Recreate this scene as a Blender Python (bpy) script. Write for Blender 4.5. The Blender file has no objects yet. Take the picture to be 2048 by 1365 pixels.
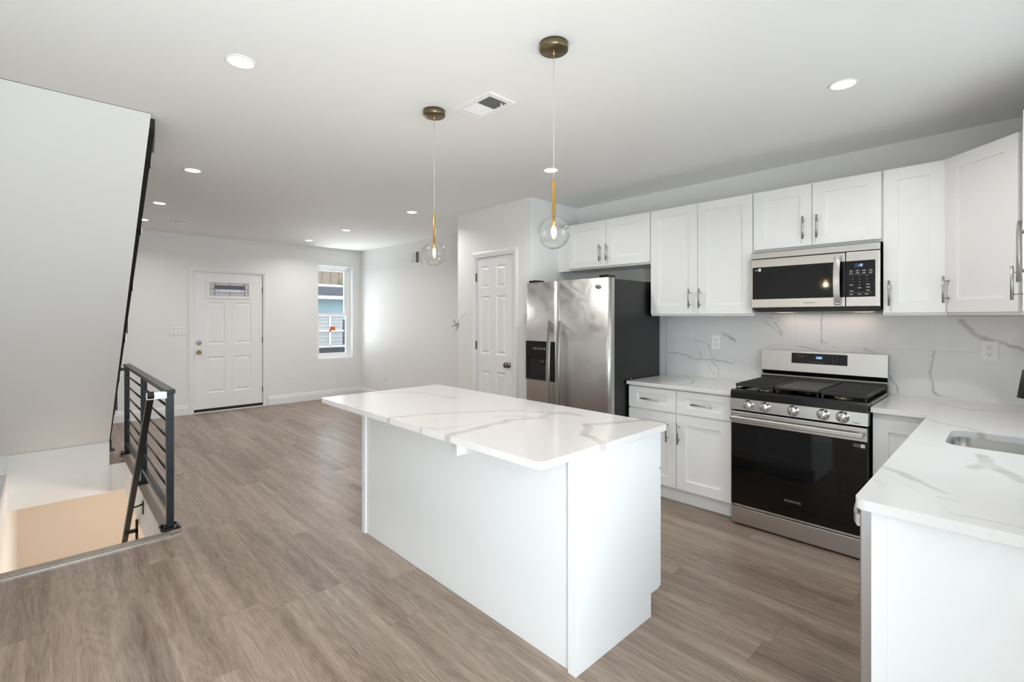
import bpy, bmesh, math, random
from mathutils import Matrix, Vector
random.seed(7)
PI = math.pi
sc = bpy.context.scene
col = sc.collection

# ------------------------------------------------------------------ camera
cam_d = bpy.data.cameras.new('camera'); cam = bpy.data.objects.new('camera', cam_d); col.objects.link(cam)
cam.location = (0, 0, 1.372)
cam.rotation_euler = (PI / 2, 0, -math.radians(43.75))
cam_d.sensor_width = 36.0
cam_d.lens = 966 / 2048 * 36.0
cam_d.shift_y = -46.8 / 2048
cam_d.clip_start = 0.02
sc.camera = cam

# ------------------------------------------------------------------ world, exposure, daylight, added fill
sc.view_settings.view_transform = 'Standard'
sc.view_settings.look = 'None'
sc.view_settings.gamma = 1
sc.view_settings.use_curve_mapping = False
sc.view_settings.exposure = 0.31
sc.cycles.use_denoising = True
sc.cycles.max_bounces = 10
sc.cycles.diffuse_bounces = 6
sc.cycles.glossy_bounces = 5
sc.cycles.transparent_max_bounces = 12
sc.cycles.caustics_reflective = False
sc.cycles.caustics_refractive = False
sc.cycles.sample_clamp_indirect = 6.0

w = bpy.data.worlds.new('world'); sc.world = w; w.use_nodes = True
bg = w.node_tree.nodes['Background']
bg.inputs[0].default_value = (0.86, 0.93, 1.0, 1); bg.inputs[1].default_value = 2.0

def area(name, loc, rot, sx, sy, power, color):
    l = bpy.data.lights.new(name, 'AREA'); l.shape = 'RECTANGLE'; l.size = sx; l.size_y = sy
    l.energy = power; l.color = color
    o = bpy.data.objects.new(name, l); col.objects.link(o); o.location = loc; o.rotation_euler = rot
    return o
DAY = (0.89, 0.95, 1.0)
area('daylight_rear_door', (0.20, -0.62, 1.05), (PI / 2, 0, 0), 1.1, 2.0, 80, DAY)       # outside the glazed rear door, facing in
area('rear_ceiling_fill', (0.20, -1.10, 0.10), (PI / 2 + 0.75, 0, 0), 1.3, 1.0, 30, (.94, .97, 1.0))  # added fill lamp, aimed up through the door to brighten the ceiling
area('daylight_sink_window', (2.28, -0.62, 1.60), (PI / 2, 0, 0), 1.0, 1.0, 11, DAY)     # outside the window over the sink
area('sink_ceiling_fill', (2.28, -0.95, 0.75), (PI / 2 + 0.75, 0, 0), 1.2, 0.8, 6, (.94, .97, 1.0))  # unseen fill lamp added low outside the sink window for the ceiling
area('daylight_front_window', (3.50, 8.75, 1.65), (-PI / 2 - 0.1, 0, 0.0), 0.9, 1.6, 11, DAY)   # outside the front window
area('front_ceiling_fill', (3.50, 8.95, 0.45), (-PI / 2 - 0.75, 0, 0.0), 1.0, 0.8, 80, (.94, .97, 1.0))  # extra lamp added below the front window to lift the far ceiling
DOWN_W = 5.2

# ------------------------------------------------------------------ materials
def new_mat(name):
    m = bpy.data.materials.new(name); m.use_nodes = True
    nt = m.node_tree; b = nt.nodes['Principled BSDF']
    return m, nt, b
def lin(c):
    def f(v):
        v /= 255.0
        return v / 12.92 if v <= 0.04045 else ((v + 0.055) / 1.055) ** 2.4
    return (f(c[0]), f(c[1]), f(c[2]), 1)
def simple(name, rgb, rough=0.5, metal=0.0, spec=0.5, bump=0.0, bscale=200, tint=0.0):
    m, nt, b = new_mat(name)
    c = lin(rgb)
    b.inputs['Base Color'].default_value = c
    b.inputs['Roughness'].default_value = rough
    b.inputs['Metallic'].default_value = metal
    b.inputs['Specular IOR Level'].default_value = spec
    geo = nt.nodes.new('ShaderNodeNewGeometry')
    if bump or tint:
        n = nt.nodes.new('ShaderNodeTexNoise'); n.inputs['Scale'].default_value = bscale; n.inputs['Detail'].default_value = 3
        nt.links.new(geo.outputs['Position'], n.inputs['Vector'])
        if bump:
            bp = nt.nodes.new('ShaderNodeBump'); bp.inputs['Strength'].default_value = bump; bp.inputs['Distance'].default_value = 0.002
            nt.links.new(n.outputs[0], bp.inputs['Height']); nt.links.new(bp.outputs[0], b.inputs['Normal'])
        if tint:
            mx = nt.nodes.new('ShaderNodeMix'); mx.data_type = 'RGBA'
            mx.inputs[6].default_value = tuple(x * (1 - tint) for x in c[:3]) + (1,)
            mx.inputs[7].default_value = tuple(min(1, x * (1 + tint)) for x in c[:3]) + (1,)
            nt.links.new(n.outputs[0], mx.inputs[0]); nt.links.new(mx.outputs[2], b.inputs['Base Color'])
    return m
def brushed(name, rgb, rough, stretch, tint=0.02, scale=500.0):
    """brushed metal: noise stretched along one axis drives roughness and a slight tint"""
    m, nt, b = new_mat(name)
    c = lin(rgb)
    b.inputs['Metallic'].default_value = 1.0
    geo = nt.nodes.new('ShaderNodeNewGeometry')
    mp = nt.nodes.new('ShaderNodeMapping'); mp.inputs['Scale'].default_value = stretch
    n = nt.nodes.new('ShaderNodeTexNoise'); n.inputs['Scale'].default_value = scale; n.inputs['Detail'].default_value = 4
    nt.links.new(geo.outputs['Position'], mp.inputs[0]); nt.links.new(mp.outputs[0], n.inputs['Vector'])
    mr = nt.nodes.new('ShaderNodeMapRange'); mr.inputs[3].default_value = rough - 0.02; mr.inputs[4].default_value = rough + 0.03
    nt.links.new(n.outputs[0], mr.inputs[0]); nt.links.new(mr.outputs[0], b.inputs['Roughness'])
    mx = nt.nodes.new('ShaderNodeMix'); mx.data_type = 'RGBA'
    mx.inputs[6].default_value = tuple(x * (1 - tint) for x in c[:3]) + (1,)
    mx.inputs[7].default_value = tuple(min(1, x * (1 + tint)) for x in c[:3]) + (1,)
    nt.links.new(n.outputs[0], mx.inputs[0]); nt.links.new(mx.outputs[2], b.inputs['Base Color'])
    return m
def emit(name, rgb, strength):
    m, nt, b = new_mat(name)
    b.inputs['Base Color'].default_value = lin(rgb)
    b.inputs['Emission Color'].default_value = lin(rgb)
    b.inputs['Emission Strength'].default_value = strength
    return m

WALL = simple('painted_wall', (236, 236, 235), 0.6, spec=0.3, bump=0.04, bscale=350)
CEIL = simple('painted_ceiling', (238, 238, 237), 0.7, spec=0.2, bump=0.03, bscale=300)
TRIM = simple('white_trim_paint', (238, 238, 238), 0.35)
CAB = simple('white_cabinet_lacquer', (238, 238, 238), 0.32, bump=0.01)
PANEL = simple('white_island_laminate', (236, 238, 239), 0.4)
DOORW = simple('white_door_paint', (240, 240, 240), 0.4, bump=0.02)
PLASTIC = simple('white_plastic', (240, 240, 240), 0.35)
PLASTIC2 = simple('white_plastic_shaded_slot', (70, 70, 70), 0.5)
VINYL = simple('white_window_vinyl', (242, 242, 242), 0.35)
BLACKM = simple('black_powder_coat', (22, 23, 25), 0.42, tint=0.25, bscale=30)
RAILM = simple('satin_black_steel', (38, 42, 46), 0.35, metal=0.6, tint=0.35, bscale=14)
BLACKG = simple('black_enamel', (12, 12, 13), 0.22)
IRON = simple('cast_iron', (34, 34, 35), 0.5, bump=0.2, bscale=400)
IRON2 = simple('dark_griddle', (48, 46, 45), 0.45, bump=0.1, bscale=300)
GLASSB = simple('black_oven_glass', (5, 5, 6), 0.04, spec=0.4)
GLASSB2 = simple('dark_window_glass', (14, 15, 17), 0.05, spec=0.35)
FRIDGEB = simple('black_fridge_side', (14, 14, 15), 0.38, bump=0.06, bscale=500)
def steel(name, rgb, rough, aniso=0.6, vary=0.05, vscale=3.0):
    """stainless sheet brushed around the vertical axis: highlights stretch across the brushing"""
    m, nt, b = new_mat(name)
    b.inputs['Base Color'].default_value = lin(rgb); b.inputs['Metallic'].default_value = 1.0; b.inputs['Roughness'].default_value = rough
    b.inputs['Anisotropic'].default_value = aniso
    t = nt.nodes.new('ShaderNodeTangent'); t.direction_type = 'RADIAL'; t.axis = 'Z'
    nt.links.new(t.outputs[0], b.inputs['Tangent'])
    geo = nt.nodes.new('ShaderNodeNewGeometry')
    n = nt.nodes.new('ShaderNodeTexNoise'); n.inputs['Scale'].default_value = vscale; n.inputs['Detail'].default_value = 5; n.inputs['Distortion'].default_value = 1.5
    nt.links.new(geo.outputs['Position'], n.inputs['Vector'])
    mr = nt.nodes.new('ShaderNodeMapRange'); mr.inputs[1].default_value = .3; mr.inputs[2].default_value = .7; mr.inputs[3].default_value = rough - vary; mr.inputs[4].default_value = rough + vary
    nt.links.new(n.outputs[0], mr.inputs[0]); nt.links.new(mr.outputs[0], b.inputs['Roughness'])
    return m
STEEL = steel('brushed_stainless', (203, 201, 198), 0.30, 0.6, 0.012)
STEELV = steel('brushed_stainless_door', (196, 195, 192), 0.44, 0.2, 0.10, 7.0)
STEELD = brushed('stainless_dishwasher', (190, 192, 195), 0.30, (0.05, 1.0, 1.0))
STEELS = brushed('sink_steel', (170, 168, 165), 0.25, (1.0, 0.05, 1.0))
CHROME = simple('polished_chrome', (225, 225, 225), 0.12, metal=1.0)
NICKEL = simple('brushed_nickel', (185, 183, 178), 0.3, metal=1.0)
NICKELD = simple('dark_nickel_knob', (120, 112, 100), 0.25, metal=1.0)
BRASSD = brushed('antique_brass_canopy', (128, 116, 92), 0.32, (1.0, 1.0, 0.1))
BRASS = simple('satin_brass', (212, 170, 98), 0.28, metal=1.0)
CABLE = simple('clear_pendant_cable', (205, 203, 198), 0.4)
DARKGAP = simple('dark_gap', (18, 18, 18), 0.7)
LOUVD = simple('duct_interior', (105, 105, 105), 0.7)
GREYTXT = simple('printed_grey', (150, 150, 150), 0.5)
TXTD = simple('printed_dark_grey', (95, 95, 95), 0.5)
STICK = simple('white_sticker', (225, 226, 228), 0.5)
ORANGE = simple('orange_sticker', (232, 110, 22), 0.6)
GREYFACE = simple('cabinet_face_shadow_rail', (205, 205, 205), 0.45)
UNDER = simple('birch_underside', (196, 172, 145), 0.6, tint=0.15, bscale=20)
BEIGE = simple('basement_beige_paint', (232, 220, 207), 0.7)
BASEF = simple('basement_concrete', (150, 140, 130), 0.8, tint=0.15, bscale=4)
DEADB = simple('chrome_deadbolt', (215, 215, 215), 0.18, metal=1.0)
KNOBB = simple('brass_door_knob', (190, 165, 110), 0.2, metal=1.0)
LED = emit('lit_led_lens', (255, 246, 232), 9.0)
BULB = emit('lit_bulb', (255, 214, 150), 30.0)
BLUED = emit('blue_clock_digits', (150, 205, 255), 3.0)
BLUEP = emit('dim_display_panel', (24, 36, 58), 0.6)
WIRE = simple('black_wire', (20, 20, 20), 0.5)
WIREW = simple('pale_wire', (175, 172, 168), 0.5)
SOLE = simple('black_threshold_sweep', (14, 14, 15), 0.5)
ALU = simple('aluminium_strip', (205, 203, 198), 0.3, metal=1.0)

def glassy(name, tint=(1, 1, 1), f0=0.05, edge=0.7):
    """thin clear glass: transparent with grazing reflections"""
    m = bpy.data.materials.new(name); m.use_nodes = True; nt = m.node_tree
    nt.nodes.remove(nt.nodes['Principled BSDF']); out = nt.nodes['Material Output']
    t = nt.nodes.new('ShaderNodeBsdfTransparent'); t.inputs[0].default_value = (*tint, 1)
    g = nt.nodes.new('ShaderNodeBsdfGlossy'); g.inputs['Roughness'].default_value = 0.02
    lw = nt.nodes.new('ShaderNodeLayerWeight'); lw.inputs[0].default_value = 0.5
    mr = nt.nodes.new('ShaderNodeMapRange'); mr.inputs[3].default_value = f0; mr.inputs[4].default_value = edge
    p = nt.nodes.new('ShaderNodeMath'); p.operation = 'POWER'; p.inputs[1].default_value = 2.2
    mx = nt.nodes.new('ShaderNodeMixShader')
    nt.links.new(lw.outputs['Facing'], p.inputs[0]); nt.links.new(p.outputs[0], mr.inputs[0]); nt.links.new(mr.outputs[0], mx.inputs[0])
    nt.links.new(t.outputs[0], mx.inputs[1]); nt.links.new(g.outputs[0], mx.inputs[2]); nt.links.new(mx.outputs[0], out.inputs[0])
    return m
PANE = glassy('window_pane_glass', (0.96, 0.98, 0.98), 0.03, 0.5)
GLOBE = glassy('clear_globe_glass', (0.97, 0.97, 0.965), 0.05, 0.95)
FROST = simple('textured_lite_glass', (206, 203, 206), 0.3, bump=0.5, bscale=120)
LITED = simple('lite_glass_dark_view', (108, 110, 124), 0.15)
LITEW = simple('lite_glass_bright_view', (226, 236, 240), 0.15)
CAME = simple('lead_came', (70, 72, 82), 0.4, metal=0.6)

def nodes_math(nt, op, a, b=None, clamp=False):
    n = nt.nodes.new('ShaderNodeMath'); n.operation = op; n.use_clamp = clamp
    for i, v in enumerate((a, b)):
        if v is None: continue
        if isinstance(v, (int, float)): n.inputs[i].default_value = v
        else: nt.links.new(v, n.inputs[i])
    return n.outputs[0]
def vmath(nt, op, a, b=None, scale=None):
    n = nt.nodes.new('ShaderNodeVectorMath'); n.operation = op
    for i, v in enumerate((a, b)):
        if v is None: continue
        if isinstance(v, (tuple, list)): n.inputs[i].default_value = v
        else: nt.links.new(v, n.inputs[i])
    if scale is not None: nt.links.new(scale, n.inputs['Scale'])
    return n.outputs['Value'] if op in ('DOT_PRODUCT', 'LENGTH', 'DISTANCE') else n.outputs['Vector']

def floor_material():
    m, nt, b = new_mat('vinyl_plank_floor')
    PW, PL = 0.182, 1.22
    geo = nt.nodes.new('ShaderNodeNewGeometry')
    sep = nt.nodes.new('ShaderNodeSeparateXYZ'); nt.links.new(geo.outputs['Position'], sep.inputs[0])
    x, y = sep.outputs[0], sep.outputs[1]
    rx = nodes_math(nt, 'DIVIDE', x, PW); row = nodes_math(nt, 'FLOOR', rx); fx = nodes_math(nt, 'FRACT', rx)
    wn = nt.nodes.new('ShaderNodeTexWhiteNoise'); wn.noise_dimensions = '1D'; nt.links.new(row, wn.inputs['W'])
    ry = nodes_math(nt, 'ADD', nodes_math(nt, 'DIVIDE', y, PL), nodes_math(nt, 'MULTIPLY', wn.outputs[0], 3.7))
    pl = nodes_math(nt, 'FLOOR', ry); fy = nodes_math(nt, 'FRACT', ry)
    cid = nt.nodes.new('ShaderNodeCombineXYZ'); nt.links.new(row, cid.inputs[0]); nt.links.new(pl, cid.inputs[1])
    wn2 = nt.nodes.new('ShaderNodeTexWhiteNoise'); wn2.noise_dimensions = '3D'; nt.links.new(cid.outputs[0], wn2.inputs['Vector'])
    # grain: broad streaks and fine grain, stretched along the plank, shifted per plank
    off = vmath(nt, 'ADD', geo.outputs['Position'], vmath(nt, 'MULTIPLY', wn2.outputs['Color'], (7, 9, 5)))
    def noise(scale, det, rough=0.55, dist=0.0):
        mp = vmath(nt, 'MULTIPLY', off, scale)
        n = nt.nodes.new('ShaderNodeTexNoise'); n.inputs['Scale'].default_value = 1; n.inputs['Detail'].default_value = det
        n.inputs['Roughness'].default_value = rough; n.inputs['Distortion'].default_value = dist
        nt.links.new(mp, n.inputs['Vector']); return n.outputs[0]
    broad = noise((14, 0.8, 1), 4, 0.55, 0.5)
    fine = noise((260, 8, 1), 4, 0.7, 0.2)
    # cathedral rings: bands of a slowly varying field
    field = noise((6.0, 0.8, 1), 2, 0.45, 0.2)
    rings = nodes_math(nt, 'PINGPONG', nodes_math(nt, 'MULTIPLY', field, 36.0), 1.0)
    v = nodes_math(nt, 'ADD', nodes_math(nt, 'MULTIPLY', broad, 0.55), nodes_math(nt, 'MULTIPLY', fine, 0.52))
    v = nodes_math(nt, 'ADD', v, nodes_math(nt, 'MULTIPLY', nodes_math(nt, 'SUBTRACT', rings, 0.5), 0.07))
    v = nodes_math(nt, 'ADD', v, nodes_math(nt, 'MULTIPLY', nodes_math(nt, 'SUBTRACT', wn2.outputs['Value'], 0.5), 0.11))
    cr = nt.nodes.new('ShaderNodeValToRGB'); nt.links.new(v, cr.inputs[0])
    e = cr.color_ramp.elements
    e[0].position = 0.30; e[0].color = lin((92, 77, 67))
    e[1].position = 0.78; e[1].color = lin((176, 160, 147))
    k = e.new(0.45); k.color = lin((127, 110, 98))
    k = e.new(0.60); k.color = lin((153, 136, 123))
    # seams
    def edge(f, wdt):
        d = nodes_math(nt, 'MINIMUM', f, nodes_math(nt, 'SUBTRACT', 1.0, f))
        return nodes_math(nt, 'LESS_THAN', d, wdt)
    seam = nodes_math(nt, 'MAXIMUM', nodes_math(nt, 'MULTIPLY', edge(fx, 0.005), 0.55), edge(fy, 0.0012))
    mx = nt.nodes.new('ShaderNodeMix'); mx.data_type = 'RGBA'; mx.inputs[7].default_value = lin((104, 92, 82))
    nt.links.new(nodes_math(nt, 'MULTIPLY', seam, 0.6), mx.inputs[0]); nt.links.new(cr.outputs[0], mx.inputs[6])
    nt.links.new(mx.outputs[2], b.inputs['Base Color'])
    b.inputs['Roughness'].default_value = 0.36
    b.inputs['Specular IOR Level'].default_value = 0.4
    bp = nt.nodes.new('ShaderNodeBump'); bp.inputs['Strength'].default_value = 0.12; bp.inputs['Distance'].default_value = 0.0012
    nt.links.new(nodes_math(nt, 'SUBTRACT', v, seam), bp.inputs['Height']); nt.links.new(bp.outputs[0], b.inputs['Normal'])
    return m
FLOOR = floor_material()
NOSE = simple('floor_nosing_wood', (150, 138, 126), 0.4, tint=0.22, bscale=25)

def veined(name, base, vein, polys, axis, rough, wob=0.02, wobscale=5.0, soft=0.35, extra=0.25, seams=None, haze=0.0):
    """stone: base colour with veins along given polylines (axis: which two coordinates they use)"""
    m, nt, b = new_mat(name)
    geo = nt.nodes.new('ShaderNodeNewGeometry'); pos = geo.outputs['Position']
    n1 = nt.nodes.new('ShaderNodeTexNoise'); n1.inputs['Scale'].default_value = wobscale; n1.inputs['Detail'].default_value = 4
    nt.links.new(pos, n1.inputs['Vector'])
    wv = vmath(nt, 'MULTIPLY', vmath(nt, 'SUBTRACT', n1.outputs['Color'], (0.5, 0.5, 0.5)), (wob * 2,) * 3)
    p = vmath(nt, 'ADD', pos, wv)
    mask = (1, 1, 0) if axis == 'xy' else (0, 1, 1)
    p = vmath(nt, 'MULTIPLY', p, mask)
    def P3(q): return (q[0], q[1], 0) if axis == 'xy' else (0, q[0], q[1])
    best = None
    for wd, pts in polys:
        for q0, q1 in zip(pts, pts[1:]):
            a = Vector(P3(q0)); ba = Vector(P3(q1)) - a; l2 = ba.length_squared
            sub = vmath(nt, 'SUBTRACT', p, tuple(a))
            t = nodes_math(nt, 'MULTIPLY', vmath(nt, 'DOT_PRODUCT', sub, tuple(ba)), 1.0 / l2, True)
            cn = nt.nodes.new('ShaderNodeCombineXYZ')
            tv = nt.nodes.new('ShaderNodeVectorMath'); tv.operation = 'SCALE'; tv.inputs[0].default_value = tuple(ba); nt.links.new(t, tv.inputs['Scale'])
            nt.nodes.remove(cn)
            d = nodes_math(nt, 'MULTIPLY', vmath(nt, 'DISTANCE', sub, tv.outputs[0]), 1.0 / wd)
            best = d if best is None else nodes_math(nt, 'MINIMUM', best, d)
    mr = nt.nodes.new('ShaderNodeMapRange'); mr.inputs[1].default_value = 1 - soft; mr.inputs[2].default_value = 1 + soft
    mr.inputs[3].default_value = 1; mr.inputs[4].default_value = 0
    nt.links.new(best, mr.inputs[0])
    n2 = nt.nodes.new('ShaderNodeTexNoise'); n2.inputs['Scale'].default_value = 9; n2.inputs['Detail'].default_value = 5
    nt.links.new(pos, n2.inputs['Vector'])
    st = nt.nodes.new('ShaderNodeMapRange'); st.inputs[1].default_value = 0.3; st.inputs[2].default_value = 0.65; st.inputs[3].default_value = 0.35; st.inputs[4].default_value = 1.0
    nt.links.new(n2.outputs[0], st.inputs[0])
    f = nodes_math(nt, 'MULTIPLY', mr.outputs[0], st.outputs[0])
    # faint hairline veins everywhere
    n3 = nt.nodes.new('ShaderNodeTexNoise'); n3.inputs['Scale'].default_value = 1.7; n3.inputs['Detail'].default_value = 6; n3.inputs['Distortion'].default_value = 0.8
    nt.links.new(pos, n3.inputs['Vector'])
    hl = nodes_math(nt, 'ABSOLUTE', nodes_math(nt, 'SUBTRACT', n3.outputs[0], 0.5))
    hm = nt.nodes.new('ShaderNodeMapRange'); hm.inputs[1].default_value = 0.0; hm.inputs[2].default_value = 0.012; hm.inputs[3].default_value = extra; hm.inputs[4].default_value = 0
    nt.links.new(hl, hm.inputs[0])
    f = nodes_math(nt, 'MAXIMUM', f, hm.outputs[0])
    if haze:
        f = nodes_math(nt, 'MAXIMUM', f, nodes_math(nt, 'MULTIPLY', n2.outputs[0], haze))
    mx = nt.nodes.new('ShaderNodeMix'); mx.data_type = 'RGBA'
    mx.inputs[6].default_value = lin(base); mx.inputs[7].default_value = lin(vein)
    nt.links.new(f, mx.inputs[0]); c = mx.outputs[2]
    if seams:
        sep = nt.nodes.new('ShaderNodeSeparateXYZ'); nt.links.new(pos, sep.inputs[0])
        s = None
        for ax, val in seams:
            d = nodes_math(nt, 'LESS_THAN', nodes_math(nt, 'ABSOLUTE', nodes_math(nt, 'SUBTRACT', sep.outputs[ax], val)), 0.0011)
            s = d if s is None else nodes_math(nt, 'MAXIMUM', s, d)
        m2 = nt.nodes.new('ShaderNodeMix'); m2.data_type = 'RGBA'; m2.inputs[7].default_value = lin((204, 204, 205))
        nt.links.new(s, m2.inputs[0]); nt.links.new(c, m2.inputs[6]); c = m2.outputs[2]
    nt.links.new(c, b.inputs['Base Color'])
    b.inputs['Roughness'].default_value = rough
    return m
ISLV = [(.02,[(1.210,1.674),(1.345,1.688),(1.493,1.705),(1.574,1.696),(1.625,1.718),(1.763,1.647),(1.907,1.684),(1.965,1.654),(1.965,1.547)]),
 (.012,[(1.259,1.693),(1.353,1.699),(1.441,1.676)]), (.008,[(1.640,1.818),(1.740,1.738),(1.783,1.620)]),
 (.013,[(1.219,2.168),(1.404,2.124),(1.614,2.007),(1.821,1.870),(1.916,1.692),(1.944,1.606)]),
 (.02,[(1.577,1.118),(1.633,1.214),(1.652,1.277),(1.765,1.348),(1.811,1.400),(1.866,1.362),(2.032,1.292),(2.094,1.255)]),
 (.014,[(1.498,2.932),(1.638,2.946),(1.789,2.760),(1.827,2.408)]), (.006,[(1.424,1.771),(1.262,1.798),(1.205,1.916)])]
CTRV = [(.016,[(2.027,.316),(1.992,.264),(1.936,.216)]), (.009,[(1.936,.216),(1.888,.179),(1.847,.139)]),
 (.02,[(2.226,.100),(2.313,.063),(2.240,.026),(2.145,-.016)]), (.02,[(2.455,.086),(2.314,.067)]),
 (.012,[(3.135,.304),(3.065,.255),(3.010,.147),(2.879,.078)]), (.003,[(1.846,.302),(1.794,.269)]), (.003,[(1.802,.150),(1.792,.107)]),
 (.004,[(1.665,.119),(1.678,.063),(1.674,-.012)]), (.012,[(3.734,.310),(3.621,.170),(3.713,-.027)]),
 (.012,[(3.40,1.75),(3.52,1.70),(3.75,1.80),(3.95,1.72)]), (.012,[(3.33,1.83),(3.36,1.80)])]
BSV = [(.004,[(2.157,1.061),(2.069,1.062),(1.969,1.041),(1.900,1.014),(1.833,1.022),(1.741,1.019),(1.665,1.014),(1.585,1.000)]),
 (.003,[(1.846,1.028),(1.867,1.099),(1.887,1.144)]), (.0035,[(1.767,1.014),(1.716,.972),(1.697,.923),(1.703,.865)]),
 (.0025,[(2.069,1.204),(1.969,1.183),(1.846,1.171),(1.780,1.142),(1.761,1.059),(1.741,1.041)]), (.002,[(1.955,1.161),(1.921,1.090)]),
 (.012,[(1.665,1.241),(1.622,1.217),(1.579,1.193)]), (.002,[(1.780,.955),(1.741,.900)]),
 (.004,[(1.327,1.400),(1.291,1.366)]), (.004,[(1.348,1.360),(1.317,1.321),(1.265,1.280),(1.224,1.239)]), (.004,[(1.270,1.333),(1.234,1.280),(1.219,1.250)]),
 (.004,[(.961,1.403),(.964,1.345),(.966,1.285),(.963,1.183)]),
 (.012,[(.231,1.354),(.194,1.298),(.151,1.251),(.115,1.245)]), (.008,[(.115,1.245),(.046,1.223),(.012,1.205),(-.029,1.183)]),
 (.006,[(.355,1.164),(.367,1.085),(.375,1.031),(.363,.969),(.359,.906),(.343,.892)]), (.003,[(.343,.892),(.269,.883),(.246,.878)]),
 (.003,[(.576,.993),(.546,.929),(.530,.876)]), (.003,[(.708,1.164),(.680,1.148),(.657,1.132)]),
 (.003,[(1.107,1.160),(1.022,1.148),(.983,1.137)]), (.003,[(.972,1.207),(.929,1.187)]), (.003,[(.897,1.166),(.855,1.156)]), (.004,[(.714,1.162),(.661,1.135)])]
QUARTZ_I = veined('veined_white_quartz_island', (226, 223, 222), (194, 189, 185), ISLV, 'xy', 0.12, 0.022, 7, 0.35, 0.10)
QUARTZ_C = veined('veined_white_quartz_counter', (222, 221, 220), (193, 189, 186), CTRV, 'xy', 0.12, 0.016, 9, 0.35, 0.10)
TILE = veined('marble_look_tile', (226, 226, 227), (158, 158, 161), BSV, 'yz', 0.13, 0.014, 26, 0.9, 0.10,
              seams=[(1, 1.894), (1, 1.130), (1, 0.378), (2, 1.165)], haze=0.16)

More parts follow.
